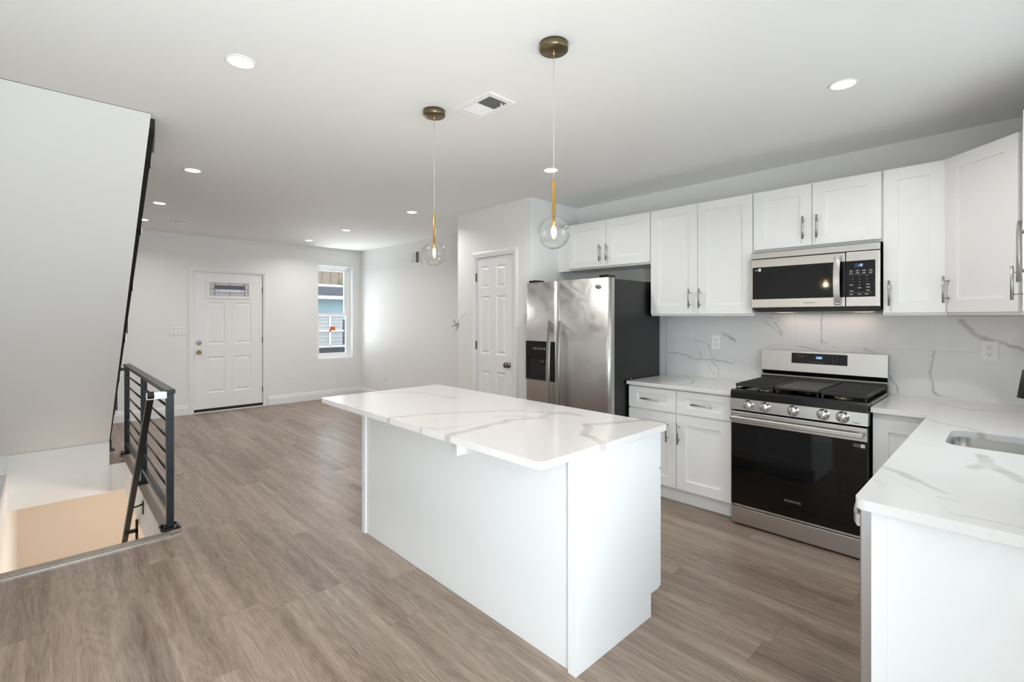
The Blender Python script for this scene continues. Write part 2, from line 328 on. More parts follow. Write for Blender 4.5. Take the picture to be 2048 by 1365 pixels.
# ------------------------------------------------------------------ mesh helpers
class MB:
    def __init__(s): s.bm = bmesh.new(); s.mats = []
    def _mi(s, m):
        if m is None: return 0
        if m not in s.mats: s.mats.append(m)
        return s.mats.index(m)
    def box(s, x0, x1, y0, y1, z0, z1, bev=0.0, M=None, seg=2):
        vs = [s.bm.verts.new((x, y, z)) for x in (x0, x1) for y in (y0, y1) for z in (z0, z1)]
        F = [(0, 1, 3, 2), (4, 6, 7, 5), (0, 4, 5, 1), (2, 3, 7, 6), (0, 2, 6, 4), (1, 5, 7, 3)]
        fs = [s.bm.faces.new([vs[i] for i in f]) for f in F]
        if M is not None:
            for v in vs: v.co = M @ v.co
        if bev:
            es = list({e for f in fs for e in f.edges})
            bmesh.ops.bevel(s.bm, geom=es, offset=bev, segments=seg, profile=0.5, affect='EDGES')
        return s
    def face(s, pts): return s.bm.faces.new([s.bm.verts.new(p) for p in pts])
    def prism(s, pts, vec, M=None, smooth=False):
        a = [s.bm.verts.new(p) for p in pts]; b = [s.bm.verts.new(Vector(p) + Vector(vec)) for p in pts]
        s.bm.faces.new(a[::-1]); s.bm.faces.new(b)
        n = len(pts)
        for i in range(n):
            f = s.bm.faces.new([a[i], a[(i + 1) % n], b[(i + 1) % n], b[i]]); f.smooth = smooth
        if M is not None:
            for v in a + b: v.co = M @ v.co
        return s
    def cyl(s, p0, p1, r, seg=16, r2=None, caps=True):
        p0, p1 = Vector(p0), Vector(p1); d = (p1 - p0).normalized()
        u = d.orthogonal().normalized(); v = d.cross(u); r2 = r if r2 is None else r2
        A = [s.bm.verts.new(p0 + (u * math.cos(t) + v * math.sin(t)) * r) for t in [2 * PI * i / seg for i in range(seg)]]
        B = [s.bm.verts.new(p1 + (u * math.cos(t) + v * math.sin(t)) * r2) for t in [2 * PI * i / seg for i in range(seg)]]
        for i in range(seg):
            f = s.bm.faces.new([A[i], A[(i + 1) % seg], B[(i + 1) % seg], B[i]]); f.smooth = True
        if caps: s.bm.faces.new(A[::-1]); s.bm.faces.new(B)
        return s
    def tube(s, pts, r, seg=8):
        pts = [Vector(p) for p in pts]; rings = []
        up = None
        for i, p in enumerate(pts):
            d = (pts[min(i + 1, len(pts) - 1)] - pts[max(i - 1, 0)]).normalized()
            u = d.orthogonal().normalized() if up is None else (up - d * up.dot(d)).normalized()
            up = u; v = d.cross(u)
            rings.append([s.bm.verts.new(p + (u * math.cos(2 * PI * k / seg) + v * math.sin(2 * PI * k / seg)) * r) for k in range(seg)])
        for a, b in zip(rings, rings[1:]):
            for k in range(seg):
                f = s.bm.faces.new([a[k], a[(k + 1) % seg], b[(k + 1) % seg], b[k]]); f.smooth = True
        s.bm.faces.new(rings[0][::-1]); s.bm.faces.new(rings[-1])
        return s
    def lathe(s, prof, c, M=None, seg=24):
        """profile of (r, z) turned about the z axis at c"""
        c = Vector(c); rings = []; allv = []
        for r, z in prof:
            if r < 1e-6:
                ring = [s.bm.verts.new(c + Vector((0, 0, z)))]
            else:
                ring = [s.bm.verts.new(c + Vector((r * math.cos(2 * PI * k / seg), r * math.sin(2 * PI * k / seg), z))) for k in range(seg)]
            rings.append(ring); allv += ring
        for a, b in zip(rings, rings[1:]):
            for k in range(seg):
                k2 = (k + 1) % seg
                if len(a) == 1 and len(b) == 1: continue
                vs = [a[0], b[k], b[k2]] if len(a) == 1 else [a[k], a[k2], b[0]] if len(b) == 1 else [a[k], a[k2], b[k2], b[k]]
                f = s.bm.faces.new(vs); f.smooth = True
        if M is not None:
            for v in allv: v.co = c + (M @ (v.co - c))
        return s
    def slab(s, M, W, H, t, panels, prof):
        """door slab: local x right, z up, front at y=0 facing -y; panels (x0,x1,z0,z1) sunk along prof [(inset, depth)...]"""
        xs = sorted({0, W, *[p[0] for p in panels], *[p[1] for p in panels]}); zs = sorted({0, H, *[p[2] for p in panels], *[p[3] for p in panels]})
        def q(pts): s.bm.faces.new([s.bm.verts.new(M @ Vector(p)) for p in pts])
        for xa, xb in zip(xs, xs[1:]):
            for za, zb in zip(zs, zs[1:]):
                if any(p[0] <= xa + 1e-6 and p[1] >= xb - 1e-6 and p[2] <= za + 1e-6 and p[3] >= zb - 1e-6 for p in panels): continue
                q([(xa, 0, za), (xb, 0, za), (xb, 0, zb), (xa, 0, zb)])
        for x0, x1, z0, z1 in panels:
            last = (0, 0)
            for i, d in list(prof):
                if (i, d) != (0, 0):
                    o, od = last
                    A = [(x0 + o, od, z0 + o), (x1 - o, od, z0 + o), (x1 - o, od, z1 - o), (x0 + o, od, z1 - o)]
                    B = [(x0 + i, d, z0 + i), (x1 - i, d, z0 + i), (x1 - i, d, z1 - i), (x0 + i, d, z1 - i)]
                    for k in range(4): q([A[k], A[(k + 1) % 4], B[(k + 1) % 4], B[k]])
                last = (i, d)
            i, d = last
            q([(x0 + i, d, z0 + i), (x1 - i, d, z0 + i), (x1 - i, d, z1 - i), (x0 + i, d, z1 - i)])
        q([(0, 0, 0), (0, t, 0), (W, t, 0), (W, 0, 0)]); q([(0, 0, H), (W, 0, H), (W, t, H), (0, t, H)])
        q([(0, 0, 0), (0, 0, H), (0, t, H), (0, t, 0)]); q([(W, 0, 0), (W, t, 0), (W, t, H), (W, 0, H)])
        q([(0, t, 0), (0, t, H), (W, t, H), (W, t, 0)])
        return s
    def build(s, name, mat, parent=None, recalc=True):
        bmesh.ops.remove_doubles(s.bm, verts=s.bm.verts, dist=1e-5)
        if recalc: bmesh.ops.recalc_face_normals(s.bm, faces=s.bm.faces)
        me = bpy.data.meshes.new(name)
        org = Vector((0, 0, 0))
        if parent is not None:
            r = parent
            while r.parent: r = r.parent
            org = r.location.copy()
            mw = Matrix.Translation(org) @ r.rotation_euler.to_matrix().to_4x4()
            if r.get('local_build'): mw = Matrix.Identity(4)
            s.bm.transform(mw.inverted())
        s.bm.to_mesh(me); s.bm.free()
        me.materials.append(mat)
        o = bpy.data.objects.new(name, me); col.objects.link(o)
        if parent is not None: o.parent = parent
        return o
def tag(o, label, cat, group=None, kind=None):
    o['label'] = label; o['category'] = cat
    if group: o['group'] = group
    if kind: o['kind'] = kind
    return o
def thing(name, loc, label, cat, group=None, kind=None):
    o = bpy.data.objects.new(name, None); col.objects.link(o); o.location = loc; o.empty_display_size = 0.1
    return tag(o, label, cat, group, kind)
def solo(mb, name, mat, label, cat, group=None, kind=None):
    """a thing that is one mesh: origin moved to its base centre"""
    bb = [v.co for v in mb.bm.verts]
    c = Vector(((min(v.x for v in bb) + max(v.x for v in bb)) / 2, (min(v.y for v in bb) + max(v.y for v in bb)) / 2, min(v.z for v in bb)))
    mb.bm.transform(Matrix.Translation(-c))
    o = mb.build(name, mat); o.location = c
    return tag(o, label, cat, group, kind)
def struct(mb, name, mat, label, cat): return tag(mb.build(name, mat), label, cat, kind='structure')
def FM(origin, deg): return Matrix.Translation(Vector(origin)) @ Matrix.Rotation(math.radians(deg), 4, 'Z')
def text(s, size, M, mat, parent, name='lettering', depth=0.0004, align='CENTER'):
    """letters in the local xz plane of M, facing local -y"""
    cu = bpy.data.curves.new(name, 'FONT'); cu.body = s; cu.size = size; cu.align_x = align; cu.align_y = 'CENTER'; cu.extrude = depth
    t = bpy.data.objects.new(name, cu); col.objects.link(t)
    dg = bpy.context.evaluated_depsgraph_get()
    me = bpy.data.meshes.new_from_object(t.evaluated_get(dg))
    bpy.data.objects.remove(t)
    mb = MB(); mb.bm.from_mesh(me); bpy.data.meshes.remove(me)
    mb.bm.transform(M @ Matrix.Rotation(PI / 2, 4, 'X'))
    return mb.build(name, mat, parent, recalc=False)

SHAKER = [(0, 0), (0.0015, 0.009)]
def shaker(parent, M, W, H, name='door', sx=0.07, sz=0.07, t=0.02, mat=None):
    return MB().slab(M, W, H, t, [(sx, W - sx, sz, H - sz)], SHAKER).build(name, mat or CAB, parent)
def bar_handle(parent, M, x, z, L, vertical=True, off=0.032, r=0.006):
    mb = MB(); g = L * 0.32
    def P(a, y): return M @ Vector((x, y, z + a) if vertical else (x + a, y, z))
    mb.cyl(P(-L / 2, -off), P(L / 2, -off), r, 12)
    for a in (-g, g): mb.cyl(P(a, 0), P(a, -off), r * 0.75, 10)
    return mb.build('handle', NICKEL, parent)

# ------------------------------------------------------------------ room shell
XL, XR, YB, YF = -0.35, 4.00, -0.35, 8.10
def cz(y): return 2.515 + max(0.0, (y - 4.5) / 3.6) * 0.032
HX0, HX1, HY0, HY1 = -0.264, 0.53, 3.72, 5.97     # stair hole in the floor

mb = MB()
for x0, x1, y0, y1 in ((XL - .2, XR + .2, YB - .2, HY0), (HX1, XR + .2, HY0, YF + .2), (XL - .2, HX1, HY1, YF + .2)):
    mb.box(x0, x1, y0, y1, -0.03, 0)
struct(mb, 'floor', FLOOR, 'grey brown wood look plank floor running towards the front door', 'floor')

mb = MB()
def strip(x0, x1, y0, y1):
    ys = sorted({y0, y1, *[y for y in (4.5,) if y0 < y < y1]})
    for a, b in zip(ys, ys[1:]):
        mb.prism([(x0, a, cz(a)), (x0, b, cz(b)), (x0, b, cz(b) + .12), (x0, a, cz(a) + .12)], (x1 - x0, 0, 0))
strip(0.412, XR + .2, YB - .2, YF + .2); strip(XL - .2, 0.412, YB - .2, 3.349); strip(XL - .2, 0.412, 7.0, YF + .2)
struct(mb, 'ceiling', CEIL, 'flat pale grey painted ceiling over kitchen and living area', 'ceiling')

HT = 2.75
# back wall (behind the camera) with a glazed door and the window over the sink
mb = MB()
BD = (-0.30, 0.74, 0.0, 2.06); BW = (1.80, 2.95, 1.10, 2.10)
mb.box(XL - .2, BD[0], YB - .16, YB, -.03, HT).box(BD[0], BD[1], YB - .16, YB, BD[3], HT).box(BD[1], BW[0], YB - .16, YB, -.03, HT)
mb.box(BW[0], BW[1], YB - .16, YB, -.03, BW[2]).box(BW[0], BW[1], YB - .16, YB, BW[3], HT).box(BW[1], XR + .2, YB - .16, YB, -.03, HT)
struct(mb, 'wall_back', WALL, 'pale grey rear wall behind the sink run', 'wall')
mb = MB()
DO = (1.470, 2.408, 0.0, 2.042); WO = (3.234, 3.869, 0.668, 2.265)
mb.box(XL - .2, DO[0], YF, YF + .2, -.03, HT).box(DO[0], DO[1], YF, YF + .2, DO[3], HT).box(DO[1], WO[0], YF, YF + .2, -.03, HT)
mb.box(WO[0], WO[1], YF, YF + .2, -.03, WO[2]).box(WO[0], WO[1], YF, YF + .2, WO[3], HT).box(WO[1], XR + .2, YF, YF + .2, -.03, HT)
struct(mb, 'wall_front', WALL, 'pale grey front wall with the entry door and one window', 'wall')
struct(MB().box(XR, XR + .2, YB, YF, -.03, HT), 'wall_right', WALL, 'long pale grey right wall behind the cabinets and living area', 'wall')
struct(MB().box(XL - .2, XL, YB, YF, -2.4, 4.6), 'wall_left', WALL, 'white party wall beside the staircase', 'wall')
# pantry bump-out
PX, PY0, PY1 = 3.29, 3.185, 4.31
PD = (3.405, 4.005, 2.012)
mb = MB()
mb.box(PX, PX + .1, PY0, PD[0], 0, HT).box(PX, PX + .1, PD[0], PD[1], PD[2], HT).box(PX, PX + .1, PD[1], PY1, 0, HT)
mb.box(PX + .1, XR, PY0, PY0 + .1, 0, HT).box(PX + .1, XR, PY1 - .1, PY1, 0, HT)
struct(mb, 'wall_pantry', WALL, 'boxed out pantry closet walls beside the fridge', 'wall')
# backsplash
struct(MB().box(XR - .012, XR, YB, 2.167, 0.86, 1.40), 'wall_backsplash', TILE, 'grey veined marble look tile backsplash behind the range', 'backsplash')

# baseboards
def baseboard(name, pts, label):
    mb = MB()
    for (x0, y0), (x1, y1), nx, ny in pts:
        d = Vector((x1 - x0, y1 - y0, 0)); n = Vector((nx, ny, 0))
        prof = [(0, 0), (.016, 0), (.016, .095), (.012, .105), (.010, .128), (.004, .135), (0, .135)]
        mb.prism([Vector((x0, y0, z)) + n * o for o, z in prof], d)
    struct(mb, name, TRIM, label, 'baseboard')
baseboard('baseboard_front', [((XL, YF), (1.425, YF), 0, -1), ((2.467, YF), (XR, YF), 0, -1)], 'white moulded baseboard along the front door wall')
baseboard('baseboard_right', [((XR, PY1), (XR, YF), -1, 0)], 'white moulded baseboard along the right living room wall')
baseboard('baseboard_pantry', [((PX, PY0), (PX, 3.342), -1, 0), ((PX, 4.062), (PX, PY1), -1, 0)], 'white baseboard stubs beside the pantry door')

# door casings
def casing(name, wall, a0, a1, z1, plane, label, w=0.058):
    mb = MB()
    prof = [(0, 0), (0, .014), (.012, .018), (.03, .018), (.045, .012), (w, .010), (w, 0)]
    def P(a, z, d): return (a, plane - d, z) if wall == 'y' else (plane - d, a, z)
    for sgn, a in ((-1, a0), (1, a1)):
        lo = [Vector(P(a + sgn * (w - o), 0, d)) for o, d in prof]
        hi = [Vector(P(a + sgn * (w - o), z1 + (w - o), d)) for o, d in prof]
        A = [mb.bm.verts.new(p) for p in lo]; B = [mb.bm.verts.new(p) for p in hi]
        for i in range(len(A)): mb.bm.faces.new([A[i], A[(i + 1) % len(A)], B[(i + 1) % len(A)], B[i]])
    A = [mb.bm.verts.new(P(a0 - (w - o), z1 + (w - o), d)) for o, d in prof]; B = [mb.bm.verts.new(P(a1 + (w - o), z1 + (w - o), d)) for o, d in prof]
    for i in range(len(A)): mb.bm.faces.new([A[i], A[(i + 1) % len(A)], B[(i + 1) % len(A)], B[i]])
    struct(mb, name, TRIM, label, 'door trim')
casing('trim_1', 'y', DO[0] + .012, DO[1] - .012, 2.035, YF, 'white moulded casing around the front door')
casing('trim_2', 'x', PD[0] + .008, PD[1] - .008, 2.004, PX, 'white moulded casing around the pantry door')

def rect_frame(mb, x0, x1, z0, z1, ya, yb, l, r, b, t):
    mb.box(x0, x0 + l, ya, yb, z0, z1).box(x1 - r, x1, ya, yb, z0, z1).box(x0 + l, x1 - r, ya, yb, z0, z0 + b).box(x0 + l, x1 - r, ya, yb, z1 - t, z1)
RAISED = [(0, 0), (.010, .008), (.020, .008), (.045, .002)]
# front door
fd = thing('door_1', (1.94, YF + .02, 0), 'white four panel front door with small leaded glass lite', 'door', kind='structure')
M = FM((1.485, YF + .012, 0.03), 0)
def dp(x0, x1, z0, z1): return (x0 - 1.485, x1 - 1.485, z0 - .03, z1 - .03)
MB().slab(M, .905, 2.0, .044, [dp(1.650, 1.875, .985, 1.60), dp(2.0, 2.228, .985, 1.60), dp(1.650, 1.875, .28, .80), dp(2.0, 2.228, .28, .80)], RAISED).build('door_panel', DOORW, fd)
mb = MB(); X0, X1, Z0, Z1 = 1.640, 2.232, 1.655, 1.925
yp = YF + .012
rect_frame(mb, X0, X1, Z0, Z1, yp - .012, yp, .035, .035, .035, .035)
mb.build('lite_frame', DOORW, fd)
gl = MB().box(X0 + .03, X1 - .03, yp - .003, yp, Z0 + .03, Z1 - .03).build('lite_glass', FROST, fd)
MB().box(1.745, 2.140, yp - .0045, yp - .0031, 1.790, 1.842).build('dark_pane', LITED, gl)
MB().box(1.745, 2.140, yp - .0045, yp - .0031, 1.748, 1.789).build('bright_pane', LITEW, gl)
mb = MB()
for a in ((1.742, 1.748, 1.695, 1.885), (2.137, 2.143, 1.695, 1.885), (1.785, 1.789, 1.745, 1.845), (2.097, 2.101, 1.745, 1.845), (1.94, 1.945, 1.84, 1.885), (1.94, 1.945, 1.695, 1.75),
          (1.742, 2.143, 1.842, 1.847), (1.742, 2.143, 1.744, 1.748), (1.672, 1.745, 1.795, 1.799), (2.14, 2.20, 1.795, 1.799)): mb.box(a[0], a[1], yp - .006, yp - .0045, a[2], a[3])
mb.build('leaded_strip', CAME, gl)
RY = Matrix.Rotation(PI / 2, 4, 'X')
MB().lathe([(0, .030), (.014, .030), (.016, .012), (.031, .010), (.033, 0), (0, 0)], (1.548, yp, 1.012), RY).build('deadbolt', DEADB, fd)
MB().lathe([(0, .066), (.018, .064), (.027, .052), (.027, .040), (.014, .028), (.012, .010), (.031, .008), (.033, 0), (0, 0)], (1.548, yp, .876), RY).build('door_knob', KNOBB, fd)
for z in (.26, 1.03, 1.80): MB().box(2.386, 2.400, yp - .008, yp + .01, z - .045, z + .045, .002).build('hinge', NICKELD, fd)
MB().box(1.480, 2.398, yp - .006, yp + .03, 0.012, 0.052, .004).build('door_sweep', SOLE, fd)
mb = MB(); mb.box(1.470, 1.482, YF + .002, YF + .12, 0, 2.042).box(2.396, 2.408, YF + .002, YF + .12, 0, 2.042).box(1.482, 2.396, YF + .002, YF + .12, 2.031, 2.042).box(1.470, 2.408, YF - .012, YF + .12, 0, .012)
mb.box(1.482, 2.396, YF + .06, YF + .12, 0.012, 2.031)
mb.build('door_frame', TRIM, fd)

# pantry door
pdoor = thing('door_2', (PX, 3.70, 0), 'white six panel pantry closet door with round nickel knob', 'door', kind='structure')
yl, yr = 3.993, 3.417
M = FM((PX + .012, yl, 0.012), -90)
def pp(a, b, z0, z1): return (yl - a, yl - b, z0 - .012, z1 - .012)
cols = ((3.924, 3.780), (3.683, 3.538))
MB().slab(M, yl - yr, 1.988, .035, [pp(a, b, z0, z1) for a, b in cols for z0, z1 in ((.22, .815), (.993, 1.598), (1.685, 1.91))], [(0, 0), (.009, .009), (.018, .009), (.036, .002)]).build('door_panel', DOORW, pdoor)
RXN = Matrix.Rotation(-PI / 2, 4, 'Y')
MB().lathe([(0, .062), (.016, .060), (.027, .050), (.028, .038), (.014, .026), (.012, .010), (.031, .008), (.033, 0), (0, 0)], (PX + .012, 3.498, .90), RXN).build('door_knob', NICKELD, pdoor)
for z in (.25, 1.08, 1.80): MB().box(PX - .004, PX + .012, 3.990, 4.004, z - .045, z + .045, .002).build('hinge', NICKELD, pdoor)
mb = MB(); mb.box(PX + .001, PX + .099, 3.405, 3.413, 0, 2.012).box(PX + .001, PX + .099, 3.997, 4.005, 0, 2.012).box(PX + .001, PX + .099, 3.413, 3.997, 2.003, 2.012).box(PX + .06, PX + .099, 3.413, 3.997, 0.001, 2.003)
mb.build('door_frame', TRIM, pdoor)
MB().box(PX + .008, PX + .02, 3.4135, 3.4175, .86, .94).build('strike_plate', NICKELD, pdoor)

# front window (double hung) set deep in the wall
wn = thing('window_1', (3.55, YF + .15, WO[2]), 'white double hung front window with orange sticker on its pane', 'window', kind='structure')
wy = YF + .10
x0, x1, z0, z1 = WO
mb = MB()
mb.box(x0, x1, YF + .002, YF + .199, z0, z0 + .012).box(x0, x0 + .01, YF + .002, YF + .199, z0, z1).box(x1 - .01, x1, YF + .002, YF + .199, z0, z1).box(x0, x1, YF + .002, YF + .199, z1 - .01, z1)
mb.build('reveal', TRIM, wn)
mb = MB(); rect_frame(mb, x0 + .01, x1 - .01, z0 + .012, z1 - .01, wy, wy + .09, .035, .035, .03, .035); mb.build('window_frame', VINYL, wn)
zm = 1.425
up = MB(); rect_frame(up, x0 + .045, x1 - .045, zm - .02, z1 - .045, wy + .05, wy + .08, .035, .052, .04, .042); up = up.build('upper_sash', VINYL, wn)
lo = MB(); rect_frame(lo, x0 + .045, x1 - .045, z0 + .042, zm + .025, wy + .012, wy + .045, .035, .035, .05, .042); lo = lo.build('lower_sash', VINYL, wn)
MB().box(x0 + .08, x1 - .097, wy + .062, wy + .066, zm + .02, z1 - .087).build('pane', PANE, up)
MB().box(x0 + .08, x1 - .08, wy + .026, wy + .030, z0 + .092, zm - .017).build('pane', PANE, lo)
MB().box(3.505, 3.600, wy + .022, wy + .0245, 1.150, 1.215).build('sticker', ORANGE, lo)['label'] = 'small orange sticker on the pane'

# kitchen window over the sink and glazed rear door (behind the camera)
kw = thing('window_2', (2.3, YB - .08, BW[2]), 'white window over the sink in the rear wall', 'window', kind='structure')
mb = MB(); rect_frame(mb, BW[0], BW[1], BW[2], BW[3], YB - .12, YB - .04, .06, .06, .06, .06); mb.box(BW[0] + .06, BW[1] - .06, YB - .11, YB - .06, 1.58, 1.63); mb.build('window_frame', VINYL, kw)
MB().box(BW[0] + .06, BW[1] - .06, YB - .09, YB - .085, BW[2] + .06, BW[3] - .06).build('pane', PANE, kw)
rd = thing('door_3', (.22, YB - .08, 0), 'glazed white rear patio door behind the viewer', 'door', kind='structure')
mb = MB(); rect_frame(mb, BD[0], BD[1], 0.0, BD[3], YB - .12, YB - .05, .07, .07, .09, .07); mb.box(.19, .25, YB - .11, YB - .06, .09, BD[3] - .07); mb.build('door_frame', VINYL, rd)
for a, b in ((BD[0] + .07, .19), (.25, BD[1] - .07)): MB().box(a, b, YB - .09, YB - .085, .09, BD[3] - .07).build('pane', PANE, rd)

# ------------------------------------------------------------------ stairs, stairwell, basement
def sz(y): return 2.515 - .887 * (y - 3.35)
st = thing('staircase', (.03, 5.97, 0), 'enclosed flight up to the next floor, white sloping underside above the stairwell', 'staircase')
n = 14; yb, run = 6.42, (6.42 - 3.36) / 14; rise = 2.80 / 14
pts = [(5.97, sz(5.97)), (3.352, 2.5135)]
prof = []
for i in range(n - 1, -1, -1):
    y1 = yb - run * i; prof += [(y1 - run, rise * (i + 1) - .03), (y1, rise * (i + 1) - .03)]
poly = pts + [q for q in prof if q[1] < 2.5] + [(yb, 0.001), (5.97, 0.001)]
MB().prism([(XL + .002, a, b) for a, b in poly], (.41 - XL - .002, 0, 0)).build('underside', WALL, st)
for i in range(12):
    y1 = yb - run * i
    MB().box(XL + .003, .412, y1 - run - .0, y1 + .025, rise * (i + 1) - .03, rise * (i + 1), .004).build('tread', NOSE, st)
# steel railing up the open side of that flight
sr = thing('stair_railing', (.44, 6.39, 0), 'black steel railing running up the open side of the enclosed flight', 'railing')
def slope_box(mb, xa, xb, ya, yb_, off0, off1):
    mb.prism([(xa, ya, sz(ya) + off0), (xa, yb_, sz(yb_) + off0), (xa, yb_, sz(yb_) + off1), (xa, ya, sz(ya) + off1)], (xb - xa, 0, 0))
mb = MB()
def sec(y, x1): return [(.414, y, sz(y) + .012), (x1, y, sz(y) + .012), (x1, y, sz(y) + .07), (.414, y, sz(y) + .07)]
A = [mb.bm.verts.new(p) for p in sec(3.43, .438)]; B = [mb.bm.verts.new(p) for p in sec(6.05, .419)]
for i in range(4): mb.bm.faces.new([A[i], A[(i + 1) % 4], B[(i + 1) % 4], B[i]])
mb.bm.faces.new(A[::-1]); mb.bm.faces.new(B); mb.build('stringer', BLACKM, sr)
mb = MB(); slope_box(mb, .416, .446, 4.75, 6.40, 1.15, 1.19); mb.build('top_rail', BLACKM, sr)
for k in range(5):
    mb = MB(); slope_box(mb, .424, .436, 4.80, 6.40, .50 + .12 * k, .512 + .12 * k); mb.build('rod', BLACKM, sr)
for y in (4.80, 5.60):
    MB().box(.416, .440, y - .018, y + .018, sz(y) + .02, sz(y) + 1.16).build('post', BLACKM, sr)
p = MB().box(.425, .462, 6.46, 6.50, 0.0, 1.00).build('post', BLACKM, sr)
MB().box(.415, .487, 6.43, 6.53, 0.0, 0.014, .004).build('foot_plate', BLACKM, p)
for y in (3.62, 4.02, 4.42, 4.86, 5.25, 5.62, 5.95):
    xc = .438 - .019 * (y - 3.43) / 2.62
    MB().box(xc, xc + .009, y - .035, y + .02, sz(y) + .0, sz(y) + .05, .003).build('clip', NICKEL, sr)
MB().prism([(.425, 3.68, 2.512), (.425, 3.78, 2.512), (.425, 3.78, 2.485), (.425, 3.72, 2.40)], (.045, 0, 0)).build('ceiling_bracket', BLACKM, sr)
MB().box(.430, .456, 4.76, 4.79, 1.50, 1.73, .004).build('mounting_plate', PLASTIC, sr)['label'] = 'whitish mounting plate'

# stairwell lining
mb = MB()
mb.box(HX1, HX1 + .05, HY0, HY1, -.33, -.03).box(HX0, HX1 + .05, HY1, HY1 + .06, -.285, -.03).box(HX0, .411, HY1 - .014, HY1 - .001, -.285, .19).box(XL, HX1 + .05, HY0 - .06, HY0, -.33, -.03)
struct(mb, 'wall_stairwell', WALL, 'white drywall lining the sides of the basement stair opening', 'wall')
struct(MB().box(XL, HX0, HY0, YF, -2.4, .03), 'wall_ledge', WALL, 'low white ledge wall down the left of the stairwell', 'wall')
mb = MB(); mb.box(HX1 - .012, HX1 + .075, HY0, HY1 + .3, 0, .012, .003).box(HX0, HX1 + .02, HY0 - .055, HY0 + .012, 0, .012, .003).box(.412, HX1 - .012, HY1 - .012, HY1 + .06, 0, .012, .003)
struct(mb, 'trim_3', NOSE, 'grey brown wood nosing edging the stair opening', 'trim')
struct(MB().box(XL, .60, HY0 - .066, HY0 - .055, 0, .006), 'trim_4', ALU, 'thin metal strip where the floor meets the stair nosing', 'trim')
mb = MB()
mb.box(HX0, XR, YF, YF + .2, -2.4, -.03).box(XR, XR + .2, 2.4, YF, -2.4, -.03).box(HX0, XR, 2.3, 2.4, -2.4, -.03)
struct(mb, 'wall_basement', BEIGE, 'warm beige basement walls seen through the stair opening', 'wall')
struct(MB().box(XL, XR, 2.4, YF, -2.5, -2.4), 'floor_basement', BASEF, 'concrete basement floor below the stairs', 'floor')
mb = MB(); mb.box(HX1 + .05, XR, 2.4, YF, -.285, -.25).box(HX0, HX1 + .05, HY1 + .06, YF, -.285, -.25).box(HX0, HX1 + .05, 2.4, HY0 - .06, -.285, -.25)
struct(mb, 'ceiling_basement', WALL, 'white ceiling of the basement', 'ceiling')
# upper stairwell shaft so the flight leads into a closed space
mb = MB(); mb.box(.460, .56, 3.24, 7.1, 2.66, 4.6).box(XL, .46, 3.24, 3.34, 2.64, 4.6).box(XL, .46, 7.0, 7.1, 2.67, 4.6).box(XL, .56, 3.24, 7.1, 4.6, 4.7)
struct(mb, 'wall_upper_stairwell', WALL, 'white walls of the upper stairwell above the flight', 'wall')
# basement flight
bs = thing('basement_stairs', (.13, 3.75, -2.4), 'wooden flight dropping away below the floor edge to the basement', 'stairs')
for i in range(11):
    z = -.2 * (i + 1); y = HY0 + .02 + .2 * i
    MB().box(HX0 + .01, HX1 - .01, y, y + .23, z - .03, z, .004).build('tread', NOSE, bs)
mb = MB()
for xa in (HX0 + .003, HX1 - .035):
    mb.prism([(xa, HY0 + .02, -.35), (xa, HY0 + .25, -.24), (xa, HY0 + 2.25, -2.24), (xa, HY0 + 2.25, -2.399), (xa, HY0 + 2.0, -2.399)], (.03, 0, 0))
mb.build('stringer', TRIM, bs)
bl = bpy.data.lights.new('basement_lamp', 'POINT'); bl.energy = 70; bl.color = (1.0, .89, .77); bl.shadow_soft_size = .12
o = bpy.data.objects.new('basement_lamp', bl); col.objects.link(o); o.location = (1.6, 5.6, -.75)

# guard railing along the opening
gr = thing('guard_railing', (.56, 5.0, 0), 'black steel guard railing with horizontal rods along the stair opening', 'railing')
RX = .560
ys = (3.78, 4.965, 6.17)
for y in ys:
    p = MB().box(RX - .02, RX + .02, y - .02, y + .02, .012, .882).build('post', RAILM, gr)
    q = MB(); q.box(RX - .055, RX + .055, y - .05, y + .05, .012, .026, .006)
    for a in (-.035, -.012, .012, .035):
        for b in (-.04, .04): q.cyl((RX + a, y + b, .026), (RX + a, y + b, .034), .007, 6)
    q.build('foot_plate', BLACKG, p)
MB().box(RX - .028, RX + .028, ys[0] - .02, ys[2] + .02, .882, .908, .003).build('top_rail', RAILM, gr)
for z in (.79, .69, .585, .475, .365, .26):
    mb = MB()
    for a, b in ((ys[0], ys[1]), (ys[1], ys[2])): mb.cyl((RX, a + .02, z), (RX, b - .02, z), .0075, 10)
    mb.build('rod', RAILM, gr)
mb = MB()
for a, b in ((ys[0], ys[1]), (ys[1], ys[2])): mb.box(RX - .016, RX + .016, a + .02, b - .02, .115, .145)
mb.build('bottom_rail', RAILM, gr)
MB().box(.455, RX - .02, ys[2] - .015, ys[2] + .015, .842, .872).build('return_bar', RAILM, gr)
